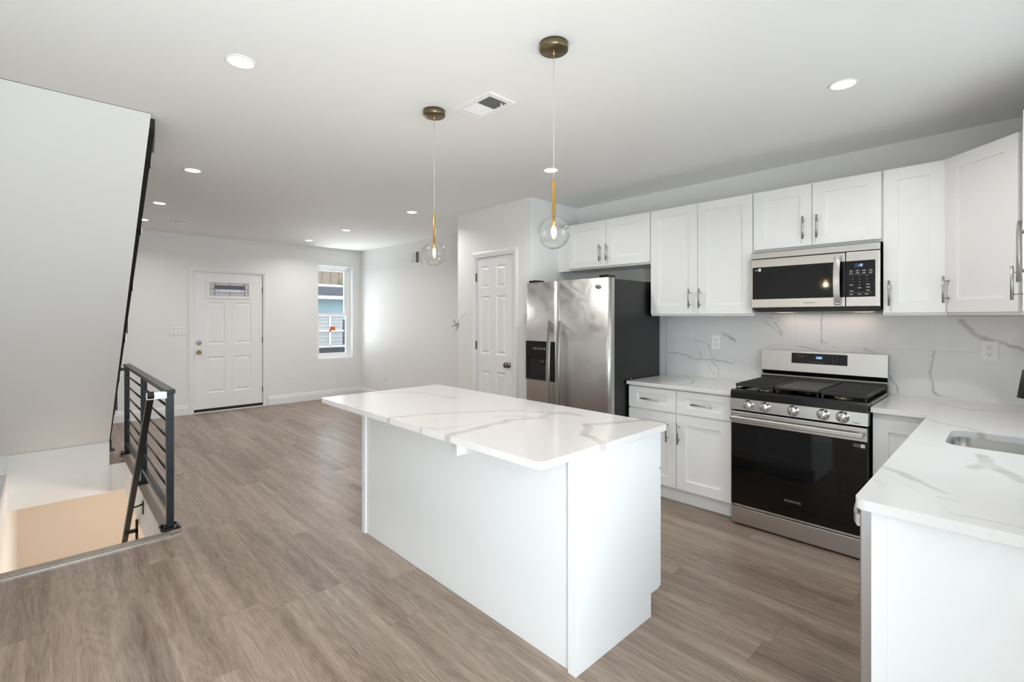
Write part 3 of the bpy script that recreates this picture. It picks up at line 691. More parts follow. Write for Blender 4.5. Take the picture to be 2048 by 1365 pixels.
# hand rail down to the basement
a, b = Vector((.455, 3.73, .895)), Vector((.455, 5.40, -.72))
d = (b - a).normalized(); nrm = Vector((0, -d.z, d.y)) * .019
hw = Vector((.017, 0, 0)); mb = MB(); mb.prism([a + nrm - hw, a - nrm - hw, b - nrm - hw, b + nrm - hw], (.034, 0, 0)); hr = mb.build('handrail', BLACKM, gr)
MB().box(.435, RX - .021, 3.735, 3.775, .858, .900, .003).build('top_return', PLASTIC, hr)['label'] = 'pale wrapped bar joining the post'
zt = a.z + (4.72 - a.y) * d.z / d.y
mb = MB(); mb.tube([(.455, 4.72, zt - .01), (.47, 4.72, zt - .035), (.505, 4.72, zt - .03), (.527, 4.72, zt - .02)], .007, 8); mb.box(.523, .531, 4.70, 4.74, zt - .10, zt - .0, .002)
mb.build('wall_bracket', BLACKM, hr)
mb = MB(); mb.box(.44, .529, 5.02, 5.045, -.40, -.375); mb.box(.512, .529, 5.02, 5.045, -.46, -.30); mb.build('lower_bracket', BLACKM, hr)

# ------------------------------------------------------------------ outside the front window
oh = thing('neighbour_house', (7.0, 16.0, -.6), 'house across the street seen through the front window', 'building')
SIDING = simple('brown_wood_siding', (158, 142, 126), 0.7, tint=0.2, bscale=6)
ROOFM = simple('dark_shingle', (92, 94, 102), 0.8, tint=0.3, bscale=8)
BLUES = simple('light_blue_siding', (196, 222, 230), 0.7)
GREYS = simple('pale_grey_siding', (190, 190, 190), 0.7, tint=0.12, bscale=5)
CARD = simple('dark_hedge_wall', (66, 68, 76), 0.7, tint=0.3, bscale=5)
FOL = simple('green_leaves', (128, 152, 108), 0.8, tint=0.4, bscale=12)
mb = MB(); mb.box(2, 12, 16.6, 17.0, 2.5, 5.5)
for k in range(34): mb.box(2 + .3 * k, 2.03 + .3 * k, 16.57, 16.6, 2.5, 5.5)
mb.build('upper_wall', SIDING, oh)
MB().box(2, 12, 16.4, 16.6, 2.44, 2.52).build('fascia', TRIM, oh)
MB().prism([(2, 16.5, 2.50), (2, 15.85, 2.10), (2, 15.85, 2.06), (2, 16.6, 2.40)], (10, 0, 0)).build('porch_roof', ROOFM, oh)
MB().box(2, 12, 15.78, 15.86, 1.99, 2.10).build('gutter', TRIM, oh)
mb = MB(); mb.box(2, 12, 16.6, 16.9, -.6, 2.5); mb.build('porch_wall', BLUES, oh)
mb = MB(); mb.box(5.2, 7.22, 15.9, 16.0, .42, 1.44)
for k in range(8): mb.box(5.2, 7.22, 15.885, 15.9, .46 + .12 * k, .47 + .12 * k)
mb.build('porch_screen', GREYS, oh)
mb = MB(); mb.box(5.2, 7.26, 15.86, 15.885, .90, .95).box(6.74, 6.80, 15.86, 15.885, .42, 1.44).box(5.2, 8.5, 15.86, 15.885, .38, .44).box(5.2, 7.26, 15.86, 15.885, 1.42, 1.47); mb.build('porch_rail', TRIM, oh)
MB().box(7.24, 7.31, 15.9, 15.97, .44, 1.3).build('porch_post', ROOFM, oh)
MB().box(4.5, 9.5, 15.5, 15.7, -.6, .38).build('garden_wall', CARD, oh)
mb = MB(); mb.lathe([(0, -.12), (.10, -.09), (.14, 0), (.10, .09), (0, .13)], (7.50, 16.45, 2.60), seg=10)
mb.build('ivy', FOL, oh)
struct(MB().box(-20, 30, 8.35, 40, -.7, -.6), 'ground', simple('street_asphalt', (120, 120, 122), 0.9, tint=0.15, bscale=3), 'grey street in front of the house', 'ground')
struct(MB().box(-20, 30, -30, -.75, -.25, -.15), 'ground_rear', simple('rear_patio', (170, 168, 162), 0.9, tint=0.1, bscale=3), 'pale paved yard behind the house', 'ground')

# ------------------------------------------------------------------ cabinets along the right wall
FX = 3.345            # base door faces
UXF = 3.66            # upper door faces
def base_cab(name, y0, y1, label, drawers=True, right_cab=False):
    c = thing(name, ((FX + XR) / 2, (y0 + y1) / 2, 0), label, 'cabinet')
    mb = MB(); mb.box(FX + .02, XR - .002, y0, y1, .10, .840); mb.build('body', CAB, c)
    MB().box(FX + .045, FX + .062, y0, y1, 0, .10).build('toe_kick', CAB, c)
    return c
c1 = base_cab('base_cabinet', 1.337, 2.146, 'white shaker base cabinet with two drawers, between fridge and range')
for ya, yb2 in ((2.143, 1.7425), (1.7365, 1.340)):
    M = FM((FX, ya, .667), -90)
    d = shaker(c1, M, ya - yb2, .163, 'drawer', .075, .046)
    bar_handle(d, M, (ya - yb2) / 2, .080, .15, False)
    M = FM((FX, ya, .108), -90)
    d = shaker(c1, M, ya - yb2, .547, 'door')
    first = ya > 2
    bar_handle(d, M, (ya - yb2) - .062 if first else .024, .414, .152)
c2 = base_cab('base_cabinet', .331, .562, 'white shaker corner base cabinet in the narrow gap right of the range')
M = FM((FX, .559, .108), -90); shaker(c2, M, .226, .70, 'door')

# countertop pieces
CT0, CT1 = .842, .870
solo(MB().box(3.318, XR - .013, 1.332, 2.151, CT0, CT1, .004), 'countertop', QUARTZ_C, 'short white quartz countertop between the fridge and the range', 'countertop')
# L-shaped counter with a sink cut-out: outline polygon with hole, extruded
def round_poly(pts, rads, seg=6):
    out = []
    for i, p in enumerate(pts):
        r = rads[i]
        if r == 0: out.append(p); continue
        p = Vector(p); a = (Vector(pts[i - 1]) - p).normalized(); b = (Vector(pts[(i + 1) % len(pts)]) - p).normalized()
        c = p + (a + b) * r
        s, e = p + a * r, p + b * r
        for k in range(seg + 1):
            t = k / seg; q = s.lerp(e, t); q = c + (q - c).normalized() * r if (q - c).length > 1e-6 else q
            out.append((q.x, q.y))
    return out
def plate(outer, holes, z0, z1):
    mb = MB()
    loops = [outer] + holes
    edges = []
    tops = []
    for lp in loops:
        vs = [mb.bm.verts.new((x, y, z1)) for x, y in lp]; tops.append(vs)
        edges += [mb.bm.edges.new((vs[i], vs[(i + 1) % len(vs)])) for i in range(len(vs))]
    res = bmesh.ops.triangle_fill(mb.bm, use_beauty=True, use_dissolve=False, edges=edges)
    faces = [f for f in res['geom'] if isinstance(f, bmesh.types.BMFace)]
    for f in faces:
        mb.bm.faces.new([mb.bm.verts.new((v.co.x, v.co.y, z0)) for v in reversed(f.verts)])
    for lp in loops:
        n = len(lp)
        for i in range(n):
            (xa, ya), (xb, yb2) = lp[i], lp[(i + 1) % n]
            mb.face([(xa, ya, z0), (xb, yb2, z0), (xb, yb2, z1), (xa, ya, z1)])
    return mb
SX0, SX1, SY0, SY1 = 2.57, 2.93, -.21, .200
outer = round_poly([(1.615, YB + .002), (1.615, .314), (3.318, .314), (3.318, .566), (XR - .013, .566), (XR - .013, YB + .002)], [0, .03, .008, .003, 0, 0])
hole = round_poly([(SX0, SY0), (SX0, SY1), (SX1, SY1), (SX1, SY0)], [.06] * 4)
solo(plate(outer, [hole], CT0, CT1), 'countertop', QUARTZ_C, 'white veined quartz countertop wrapping the corner with the sink in it', 'countertop')

# sink
sk = thing('sink', ((SX0 + SX1) / 2, 0, .66), 'stainless undermount sink in the corner countertop', 'sink')
mb = MB(); loops = []
for z, ins, rr in ((.8415, -.012, .07), (.8415, .004, .06), (.70, .008, .06), (.665, .03, .05), (.660, .06, .04)):
    loops.append([(x, y, z) for x, y in round_poly([(SX0 + ins, SY0 + ins), (SX0 + ins, SY1 - ins), (SX1 - ins, SY1 - ins), (SX1 - ins, SY0 + ins)], [rr] * 4)])
V = [[mb.bm.verts.new(p) for p in lp] for lp in loops]
for A, B in zip(V, V[1:]):
    for i in range(len(A)):
        f = mb.bm.faces.new([A[i], A[(i + 1) % len(A)], B[(i + 1) % len(A)], B[i]]); f.smooth = True
mb.bm.faces.new(V[-1]); mb.build('bowl', STEELS, sk)
MB().lathe([(0, .004), (.03, .004), (.042, .001), (.044, 0)], (2.75, 0, .6605)).build('drain', CHROME, sk)
# faucet
fc = thing('faucet', (2.765, -.285, CT1), 'black gooseneck faucet whose spray head hangs over the sink', 'faucet')
mb = MB(); mb.lathe([(0, 0), (.028, 0), (.028, .012), (.020, .02), (.018, .10), (0, .10)], (2.765, -.285, CT1)); mb.build('base', BLACKM, fc)
arc = [(2.765, -.285, CT1 + .08 + .03 * k) for k in range(9)] + [(2.765, -.16 - .125 * math.cos(t), 1.19 + .125 * math.sin(t)) for t in [PI * k / 14 for k in range(1, 14)]] + [(2.765, -.035, 1.19), (2.765, -.03, 1.16)]
MB().tube(arc, .012, 12).build('spout', BLACKM, fc)
MB().cyl((2.765, -.030, 1.165), (2.765, -.020, 1.055), .015, 14, .020).build('spray_head', BLACKM, fc)
MB().cyl((2.785, -.285, CT1 + .06), (2.85, -.285, CT1 + .09), .008, 10).build('lever', BLACKM, fc)

# sink run below the counter
sc_ = thing('base_cabinet', (2.1, -.03, 0), 'white sink base cabinet run with a plain white end panel', 'cabinet')
MB().box(1.660, 1.682, YB + .003, .278, 0, .840, .001).build('end_panel', PANEL, sc_)
MB().box(1.654, 1.664, .245, .280, 0, .838).build('corner_strip', PANEL, sc_)
mb = MB(); mb.box(2.305, 3.30, YB + .003, .255, .10, .64).box(2.305, 2.54, YB + .003, .255, .64, .84).box(2.96, 3.30, YB + .003, .255, .64, .84); mb.build('body', CAB, sc_)
MB().box(2.305, 3.30, .20, .215, 0, .10).build('toe_kick', CAB, sc_)
for k in range(2):
    M = FM((2.80 - .0 + .0 if k else 3.29, .275, .108), 180)
    d = shaker(sc_, M, .485, .70, 'door'); bar_handle(d, M, .44 if k == 0 else .04, .56, .152)
dw = thing('dishwasher', (1.99, 0, 0), 'stainless dishwasher at the end of the sink run, seen edge on', 'dishwasher')
MB().box(1.690, 2.295, YB + .02, .262, .09, .838).build('body', DARKGAP, dw)
dd = MB().box(1.688, 2.298, .264, .313, .10, .836, .004).build('door', STEELD, dw)
pts = [Vector((1.75, .313, .775))]
hb = MB()
hb.prism([(x, y, .760) for x, y in [(1.99 - .26 * math.cos(t), .318 + .030 * math.sin(t)) for t in [PI * k / 20 for k in range(21)]] + [(1.99 + .26 * math.cos(t), .326 + .032 * math.sin(t)) for t in [PI * k / 20 for k in range(21)]]], (0, 0, .028))
hb.build('handle', STEELD, dd)
for x in (1.75, 2.235): MB().box(x - .010, x + .010, .312, .332, .750, .785, .003).build('handle_mount', CHROME, dd)
MB().box(1.70, 2.28, .19, .205, .0, .09).build('toe_kick', DARKGAP, dw)

# upper cabinets
ZB, ZT = 1.385, 2.269
def upper(y0, y1, z0, label, doors, hz, filler=None):
    c = thing('wall_cabinet', ((UXF + XR) / 2, (y0 + y1) / 2, z0), label, 'cabinet')
    MB().box(UXF + .02, XR - .0125, y1, y0, z0, ZT - .002, .001).build('body', CAB, c)
    for ya, yb2, hx in doors:
        M = FM((UXF, ya, z0 + .017), -90); W = ya - yb2
        d = shaker(c, M, W, ZT - z0 - .020)
        bar_handle(d, M, hx if hx > 0 else W + hx, hz - z0 - .017, .150)
    return c
cf = upper(3.030, 2.1365, 1.828, 'white wall cabinet above the fridge with two short doors', [(3.026, 2.587, -.056), (2.583, 2.141, .016)], 1.966)
MB().box(UXF + .04, UXF + .06, 3.0305, PY0 - .001, 1.828, ZT - .002).build('filler', CAB, cf)
upper(2.1355, 1.3125, ZB, 'white tall double door wall cabinet between fridge and microwave', [(2.131, 1.727, -.058), (1.723, 1.317, .022)], 1.522)
upper(1.3115, .5645, 1.838, 'white short double door wall cabinet directly above the microwave', [(1.308, .942, -.046), (.938, .570, .031)], 1.973)
upper(.5635, .270, ZB, 'narrow white single door wall cabinet right of the microwave', [(.559, .275, .031)], 1.519)
# diagonal corner cabinet
cc = thing('wall_cabinet', (3.8, -.15, ZB), 'white diagonal corner wall cabinet with one angled door', 'cabinet')
A, B = Vector((UXF + .012, .268)), Vector((3.380, -.022))
mb = MB(); mb.prism([(A.x, A.y, ZB), (B.x, B.y, ZB), (B.x, YB + .001, ZB), (XR - .0125, YB + .001, ZB), (XR - .0125, A.y, ZB)], (0, 0, ZT - .002 - ZB)); mb.build('body', CAB, cc)
dirv = (B - A).normalized(); nrm2 = Vector((dirv.y, -dirv.x))
if nrm2.dot(Vector((-1, 1))) < 0: nrm2 = -nrm2
o2 = A + nrm2 * .020 + dirv * .004
M = FM((o2.x, o2.y, ZB + .017), math.degrees(math.atan2(dirv.y, dirv.x)))
Wd = (B - A).length - .008
d = shaker(cc, M, Wd, ZT - ZB - .020)
bar_handle(d, M, .026, .127, .150)
mb = MB(); mb.prism([(A.x + .01, A.y, ZB - .004), (B.x + .01, B.y, ZB - .004), (B.x + .01, YB + .002, ZB - .004), (XR - .0135, YB + .002, ZB - .004), (XR - .0135, A.y, ZB - .004)], (0, 0, .004)); mb.build('underside', UNDER, cc)
# cabinet on the rear wall, at the right edge of the view
cb = thing('wall_cabinet', (3.18, -.2, ZB), 'white wall cabinet on the rear wall at the right edge, seen almost edge on', 'cabinet')
MB().box(3.02, 3.374, YB + .001, -.040, ZB, ZT - .002, .001).build('body', CAB, cb)
M = FM((3.370, -.020, ZB + .017), 180)
d = shaker(cb, M, .346, ZT - ZB - .020); bar_handle(d, M, .295, .123, .150, off=.034)
cb2 = thing('wall_cabinet', (1.56, -.2, ZB), 'white wall cabinet left of the sink window, only its bar handle in view', 'cabinet')
MB().box(1.36, 1.745, YB + .001, -.058, ZB, ZT - .002, .001).build('body', CAB, cb2)
M = FM((1.742, -.037, ZB + .017), 180)
d = shaker(cb2, M, .378, ZT - ZB - .020); bar_handle(d, M, .018, .133, .150)

# ------------------------------------------------------------------ refrigerator
fr = thing('refrigerator', (3.5, 2.61, 0), 'side by side stainless refrigerator with black sides and ice dispenser', 'refrigerator')
fy0, fy1, fx, fz = 2.157, 3.069, 3.10, 1.683
MB().box(fx + .07, 3.86, fy0 + .004, fy1 - .004, .02, fz - .008, .004).build('body', FRIDGEB, fr)
def fdoor(name, ya, yb2):
    mb = MB(); r = .035
    pr = [(fx + .065, ya), (fx + .03, ya), (fx + .012, ya + .006), (fx + .003, ya + .018), (fx, ya + .035), (fx, yb2 - .035), (fx + .003, yb2 - .018), (fx + .012, yb2 - .006), (fx + .03, yb2), (fx + .065, yb2)]
    a = [mb.bm.verts.new((x, y, .10)) for x, y in pr]; b = [mb.bm.verts.new((x, y, fz)) for x, y in pr]
    mb.bm.faces.new(a); mb.bm.faces.new(b[::-1])
    for i in range(len(pr)):
        f = mb.bm.faces.new([a[i], a[(i + 1) % len(pr)], b[(i + 1) % len(pr)], b[i]]); f.smooth = 0 < i < 8
    return mb.build(name, STEELV, fr)
d1 = fdoor('refrigerator_door', fy0, 2.690); d2 = fdoor('freezer_door', 2.698, fy1)
for par, y in ((d2, 2.738), (d1, 2.630)):
    mb = MB(); zz = [1.345 - (1.345 - .48) * k / 16 for k in range(17)]
    def hx(z):
        t = (z - .9125) / .4325
        return fx - .072 + .030 * t * t
    F = [[mb.bm.verts.new((hx(z) + a, y + b, z)) for a, b in ((0, -.013), (0, .013), (.018, .016), (.018, -.016))] for z in zz]
    for A2, B2 in zip(F, F[1:]):
        for i in range(4): mb.bm.faces.new([A2[i], A2[(i + 1) % 4], B2[(i + 1) % 4], B2[i]])
    mb.bm.faces.new(F[0][::-1]); mb.bm.faces.new(F[-1])
    for z in (1.29, .53): mb.box(hx(z) + .01, fx + .002, y - .013, y + .013, z - .035, z + .035, .004)
    mb.build('handle', NICKEL, par)
# dispenser
dz0, dz1, dy0, dy1 = .824, 1.166, 2.712, 3.052
ds = MB()
rr = lambda m, ya, yb2, za, zb, xa, xb: m.box(xa, xb, ya, yb2, za, zb)
ds.box(fx - .006, fx + .001, dy0, dy1, 1.02, dz1).box(fx - .006, fx + .001, dy0, dy1, dz0, .865).box(fx - .006, fx + .001, dy0, dy0 + .035, .865, 1.02).box(fx - .006, fx + .001, dy1 - .035, dy1, .865, 1.02)
ds = ds.build('dispenser', BLACKG, d2)
MB().box(fx - .0012, fx + .001, dy0 + .03, dy1 - .03, .86, 1.03).build('recess', DARKGAP, d2)
mb = MB()
for k in range(6): mb.lathe([(0, .003), (.006, .003), (.007, 0)], (fx - .006, 2.955 - .026 * k, 1.098), RXN, 10)
for k in range(6): mb.box(fx - .007, fx - .006, 2.951 - .026 * k, 2.958 - .026 * k, 1.110, 1.114)
mb.build('button', GREYTXT, d2)
mb = MB(); mb.prism([(fx - .001, 2.80, .90), (fx - .004, 2.80, .965), (fx - .001, 2.80, .99)], (0, .09, 0)); mb.cyl((fx - .004, 2.845, .965), (fx - .004, 2.845, 1.0), .02, 10); mb.build('paddle', BLACKM, d2)
MB().box(fx - .02, fx - .006, dy0 + .05, dy1 - .05, .835, .843, .002).build('drip_tray', BLACKM, d2)
# badge: small oval with an orbiting ring
mb = MB(); mb.lathe([(0, .004), (.8, .004), (1.0, .002), (1.0, 0), (0, 0)], (0, 0, 0), seg=28)
mb.bm.transform(Matrix.Translation((fx, 2.262, 1.618)) @ RXN @ Matrix.Diagonal((.013, .030, 1, 1))); bd = mb.build('badge', CHROME, d1)
mb = MB(); mb.tube([(fx - .0045, 2.262 + .020 * math.cos(t), 1.619 + .005 * math.sin(t) + .003 * math.cos(t)) for t in [2 * PI * k / 24 for k in range(21)]], .0009, 6); mb.build('emblem', TXTD, bd)
MB().box(fx + .02, fx + .13, 2.19, 2.27, fz, fz + .026, .006).build('hinge_cover', BLACKG, fr)
MB().box(fx + .02, fx + .13, 2.95, 3.04, fz, fz + .022, .006).build('hinge_cover', BLACKG, fr)
MB().box(fx + .03, fx + .05, fy0 + .02, fy1 - .02, .015, .095).build('grille', BLACKM, fr)
mb = MB()
for y in (fy0 + .08, fy1 - .08):
    for x in (fx + .12, 3.80): MB().cyl((x, y, 0), (x, y, .025), .02, 10).build('foot', BLACKM, fr)

# ------------------------------------------------------------------ range
rg = thing('gas_range', (3.65, .95, 0), 'stainless gas range with black glass oven door and five knobs', 'stove')
ry0, ry1, rx = .572, 1.322, 3.30
MB().box(rx + .05, 3.965, ry0 + .004, ry1 - .004, .035, .835).build('body', BLACKM, rg)
# cooktop
mb = MB(); mb.prism([(rx - .004, ry0 - .002, .838), (rx - .004, ry0 - .002, .880), (rx + .006, ry0 - .002, .892), (rx + .05, ry0 - .002, .893), (rx + .06, ry0 - .002, .878), (3.90, ry0 - .002, .878), (3.90, ry0 - .002, .835), (rx + .05, ry0 - .002, .835)], (0, ry1 - ry0 + .004, 0)); 
mb.box(rx + .05, 3.90, ry0 - .004, ry0 + .012, .87, .893, .003).box(rx + .05, 3.90, ry1 - .012, ry1 + .004, .87, .893, .003)
ck = mb.build('cooktop', BLACKG, rg)
burn = [(3.48, .735), (3.75, .735), (3.48, 1.165), (3.75, 1.165), (3.61, .947)]
for bx_, by_ in burn:
    b_ = MB().lathe([(.055, 0), (.055, .006), (.045, .014), (0, .014)], (bx_, by_, .878)).build('burner', NICKELD, rg)
    MB().lathe([(.036, .014), (.036, .020), (.032, .024), (0, .024)], (bx_, by_, .878)).build('burner_cap', IRON, b_)
def grate(ya, yb2, bars):
    mb = MB(); x0, x1 = 3.345, 3.885; z0, z1 = .912, .930
    mb.box(x0, x0 + .014, ya, yb2, z0, z1).box(x1 - .014, x1, ya, yb2, z0, z1).box(x0 + .014, x1 - .014, ya, ya + .014, z0, z1).box(x0 + .014, x1 - .014, yb2 - .014, yb2, z0, z1)
    for k in range(bars):
        x = x0 + (x1 - x0) * (k + 1) / (bars + 1)
        mb.box(x - .0055, x + .0055, ya + .01, yb2 - .01, z0 + .004, z1 + .006, .003)
    mb.box((x0 + x1) / 2 - .006, (x0 + x1) / 2 + .006, ya, yb2, z0, z1)
    for x in (x0 + .007, x1 - .007):
        for y in (ya + .007, yb2 - .007): mb.cyl((x, y, .878), (x, y, z0 + .002), .006, 8)
    return mb.build('grate', IRON, rg)
grate(ry0 + .012, .812, 9); grate(1.082, ry1 - .012, 9)
mb = MB(); mb.box(3.355, 3.875, .820, 1.074, .914, .930, .004); mb.box(3.355, 3.875, .820, .830, .925, .938, .003).box(3.355, 3.875, 1.064, 1.074, .925, .938, .003).box(3.86, 3.875, .82, 1.074, .925, .938, .003)
for x in (3.37, 3.86):
    for y in (.835, 1.06): mb.cyl((x, y, .878), (x, y, .915), .006, 8)
mb.build('griddle', IRON2, rg)
# control panel with knobs
MB().prism([(rx - .012, ry0, .764), (rx - .006, ry0, .836), (rx + .05, ry0, .836), (rx + .05, ry0, .764)], (0, ry1 - ry0, 0)).build('control_panel', STEEL, rg)
for y in (1.209, 1.108, .947, .788, .691):
    k = MB().lathe([(.034, 0), (.034, .004), (.029, .008), (.027, .026), (.024, .030), (0, .030)], (rx - .008, y, .800), RXN, 28).build('knob', CHROME, rg)
    MB().box(rx - .0395, rx - .036, y - .0045, y + .0045, .776, .824, .002).build('grip', STEEL, k)
    MB().box(rx - .0405, rx - .0385, y - .001, y + .001, .812, .823).build('pointer', TXTD, k)
text('SIMMER', .009, FM((rx - .0125, .625, .776), -90), TXTD, rg, 'printed_word')
# oven door
od = MB().box(rx - .004, rx + .048, ry0 + .002, ry1 - .002, .137, .752, .004).build('oven_door', BLACKM, rg)
MB().box(rx - .010, rx, ry0 + .003, ry1 - .003, .674, .752, .003).build('door_band', STEEL, od)
MB().box(rx - .0075, rx - .003, ry0 + .004, ry1 - .004, .140, .6735).build('door_glass', GLASSB, od)
MB().box(rx - .0079, rx - .0074, .705, 1.175, .345, .640).build('oven_window', GLASSB2, od)
mb = MB(); hz_ = .712
mb.box(rx - .058, rx - .036, ry0 + .015, ry1 - .010, hz_ - .014, hz_ + .014, .005)
for y in (ry0 + .035, ry1 - .03): mb.box(rx - .045, rx - .008, y - .012, y + .012, hz_ - .010, hz_ + .010, .003)
mb.build('handle', STEEL, od)
text('SAMSUNG', .020, FM((rx - .0078, .951, .240), -90), GREYTXT, od)
MB().box(rx - .0080, rx - .0075, .586, .606, .640, .660).build('sticker', STICK, od)
MB().box(rx - .0080, rx - .0075, .609, .640, .653, .657).build('sticker_text', GREYTXT, od)
MB().box(rx - .0080, rx - .0075, .609, .640, .643, .648).build('sticker_text', GREYTXT, od)
MB().box(rx + .002, rx + .012, ry0 + .02, ry1 - .02, .124, .136).build('vent_gap', CHROME, rg)
MB().box(rx - .006, rx + .045, ry0 + .002, ry1 - .002, .012, .121, .004).build('storage_drawer', STEEL, rg)
mb = MB()
for y in (ry0 + .05, ry1 - .05):
    for x in (rx + .07, 3.90): MB().cyl((x, y, 0), (x, y, .036), .022, 10).build('foot', BLACKG, rg)
# backguard
bgx = 3.925
MB().prism([(bgx, ry0 + .006, .98), (bgx + .012, ry0 + .006, 1.128), (3.972, ry0 + .006, 1.128), (3.972, ry0 + .006, .93), (bgx + .02, ry0 + .006, .93), (bgx + .02, ry0 + .006, .968)], (0, ry1 - ry0 + .02, 0)).build('backguard', STEEL, rg)
MB().prism([(bgx + .002, ry0 + .008, .9795), (bgx + .022, ry0 + .008, .945), (bgx + .022, ry0 + .008, .88), (3.968, ry0 + .008, .88), (3.968, ry0 + .008, .9795)], (0, ry1 - ry0 + .014, 0)).build('backguard_base', BLACKG, rg)
MB().prism([(3.90, ry0 + .008, .885), (3.905, ry0 + .008, .940), (3.945, ry0 + .008, .940), (3.945, ry0 + .008, .885)], (0, ry1 - ry0 + .010, 0)).build('rear_vent', BLACKM, rg)
tilt = FM((bgx + .006, .969, 1.078), -90) @ Matrix.Rotation(math.atan2(.012, .148) * -1, 4, 'X')
mb = MB(); mb.box(-.172, .172, -.002, .003, -.037, .037, .002); mb.bm.transform(tilt); dp_ = mb.build('display_panel', GLASSB, rg)
mb = MB(); mb.box(-.022, .030, -.0026, -.002, -.004, .022); mb.bm.transform(tilt); mb.build('clock_window', BLUEP, dp_)
text('5:24', .019, tilt @ Matrix.Translation((.004, -.0031, .008)), BLUED, dp_, 'clock_digits')
for i, (a, z) in enumerate(((-.125, .022), (-.100, .022), (-.075, .024), (-.125, .010), (-.103, .010))):
    mb = MB(); mb.box(a - .007, a + .007, -.0026, -.002, z - .002, z + .002); mb.bm.transform(tilt); mb.build('button', TXTD, dp_)
for a in (-.045, -.020, .005, .030):
    mb = MB(); mb.box(a - .008, a + .008, -.0026, -.002, -.026, -.021); mb.bm.transform(tilt); mb.build('button', TXTD, dp_)
k = 0
for r_ in range(4):
    for c_ in range(3):
        s_ = '123456789*0#'[r_ * 3 + c_]
        if s_ in '*#': continue
        text(s_, .009, tilt @ Matrix.Translation((.065 + .024 * c_, -.0026, .022 - .015 * r_)), GREYTXT, dp_, 'keypad_digit')

# ------------------------------------------------------------------ microwave
mw = thing('microwave', (3.78, .935, 1.43), 'stainless over the range microwave with black glass door', 'microwave')
my0, my1, mx_ = .568, 1.306, 3.60
MB().box(mx_ + .03, XR - .0125, my0 + .004, my1 - .004, 1.425, 1.830).build('body', BLACKM, mw)
MB().box(mx_ + .002, mx_ + .03, my0, my1, 1.784, 1.826, .003).build('vent_strip', STEEL, mw)
md = MB().box(mx_, mx_ + .03, .744, my1, 1.440, 1.780, .004).build('door', STEEL, mw)
cp = MB().box(mx_, mx_ + .03, my0, .740, 1.440, 1.780, .004).build('control_panel', STEEL, mw)
MB().box(mx_ - .0022, mx_ + .001, .745, 1.294, 1.500, 1.724, .001).build('door_glass', GLASSB, md)
MB().box(mx_ - .0026, mx_ - .0021, .820, 1.240, 1.524, 1.674).build('door_window', GLASSB2, md)
MB().box(mx_ - .0022, mx_ + .001, .589, .7395, 1.500, 1.724, .001).build('keypad', GLASSB, cp)
mb = MB(); N = 14
F = []
for i in range(N + 1):
    z = 1.450 + .312 * i / N; t = (i / N - .5) * 2; xo = mx_ - .050 + .030 * t * t
    F.append([mb.bm.verts.new((xo + a, .780 + b, z)) for a, b in ((0, -.017), (0, .017), (.012, .017), (.012, -.017))])
for A2, B2 in zip(F, F[1:]):
    for i in range(4): mb.bm.faces.new([A2[i], A2[(i + 1) % 4], B2[(i + 1) % 4], B2[i]])
mb.bm.faces.new(F[0][::-1]); mb.bm.faces.new(F[-1])
for z in (1.468, 1.744): mb.box(mx_ - .025, mx_ + .001, .768, .792, z - .012, z + .012, .002)
mb.build('handle', STEEL, md)
text('SAMSUNG', .015, FM((mx_ - .0003, .938, 1.470), -90), TXTD, md)
MB().box(mx_ - .003, mx_ - .0023, 1.238, 1.254, 1.695, 1.715).build('sticker', STICK, md)
MB().box(mx_ - .003, mx_ - .0023, 1.258, 1.280, 1.700, 1.707).build('sticker_text', GREYTXT, md)
MB().box(mx_ - .0028, mx_ - .0022, .645, .694, 1.684, 1.706).build('clock_window', BLUEP, cp)
text(': 0', .019, FM((mx_ - .003, .664, 1.695), -90), BLUED, cp, 'clock_digits')
for r_, z in enumerate((1.662, 1.648)):
    for c_ in range(4):
        MB().box(mx_ - .0027, mx_ - .0022, .720 - .033 * c_ - .018, .720 - .033 * c_, z - .003, z + .003).build('button', GREYTXT, cp)
for i, s_ in enumerate('1234567890'):
    r_, c_ = divmod(i, 3)
    if s_ == '0': c_ = 1
    text(s_, .010, FM((mx_ - .0026, .703 - .036 * c_, 1.628 - .018 * r_), -90), GREYTXT, cp, 'keypad_digit')
for y, z in ((.71, 1.574), (.625, 1.576), (.625, 1.558), (.71, 1.538), (.625, 1.540), (.71, 1.516), (.668, 1.516), (.632, 1.517), (.668, 1.556)):
    MB().box(mx_ - .0027, mx_ - .0022, y - .009, y + .009, z - .003, z + .003).build('button', GREYTXT, cp)
mb = MB(); mb.box(mx_ - .0026, mx_ - .0022, .605, .722, 1.637, 1.638).box(mx_ - .0026, mx_ - .0022, .605, .722, 1.527, 1.528); mb.build('divider_line', GREYTXT, cp)
mb = MB(); mb.box(3.63, 3.95, my0 + .02, my1 - .02, 1.412, 1.4245); mb.build('underside', BLACKG, mw)
mb = MB(); mb.box(3.66, 3.86, 1.04, 1.27, 1.409, 1.4115).box(3.66, 3.86, .60, .83, 1.409, 1.4115); mb.build('grease_filter', NICKEL, mw)

for y in (.70, 1.17): MB().box(3.86, 3.92, y - .05, y + .05, 1.4085, 1.4118, .001).build('cooktop_light', emit('cooktop_light_lens', (255, 225, 190), 2.0), mw)
l = bpy.data.lights.new('cooktop_lamp', 'AREA'); l.shape = 'RECTANGLE'; l.size = .06; l.size_y = .5; l.energy = 0.38; l.color = (1.0, .86, .76)
o = bpy.data.objects.new('cooktop_lamp', l); col.objects.link(o); o.parent = mw; o.location = (3.885 - 3.78, 0, 1.405 - 1.43)

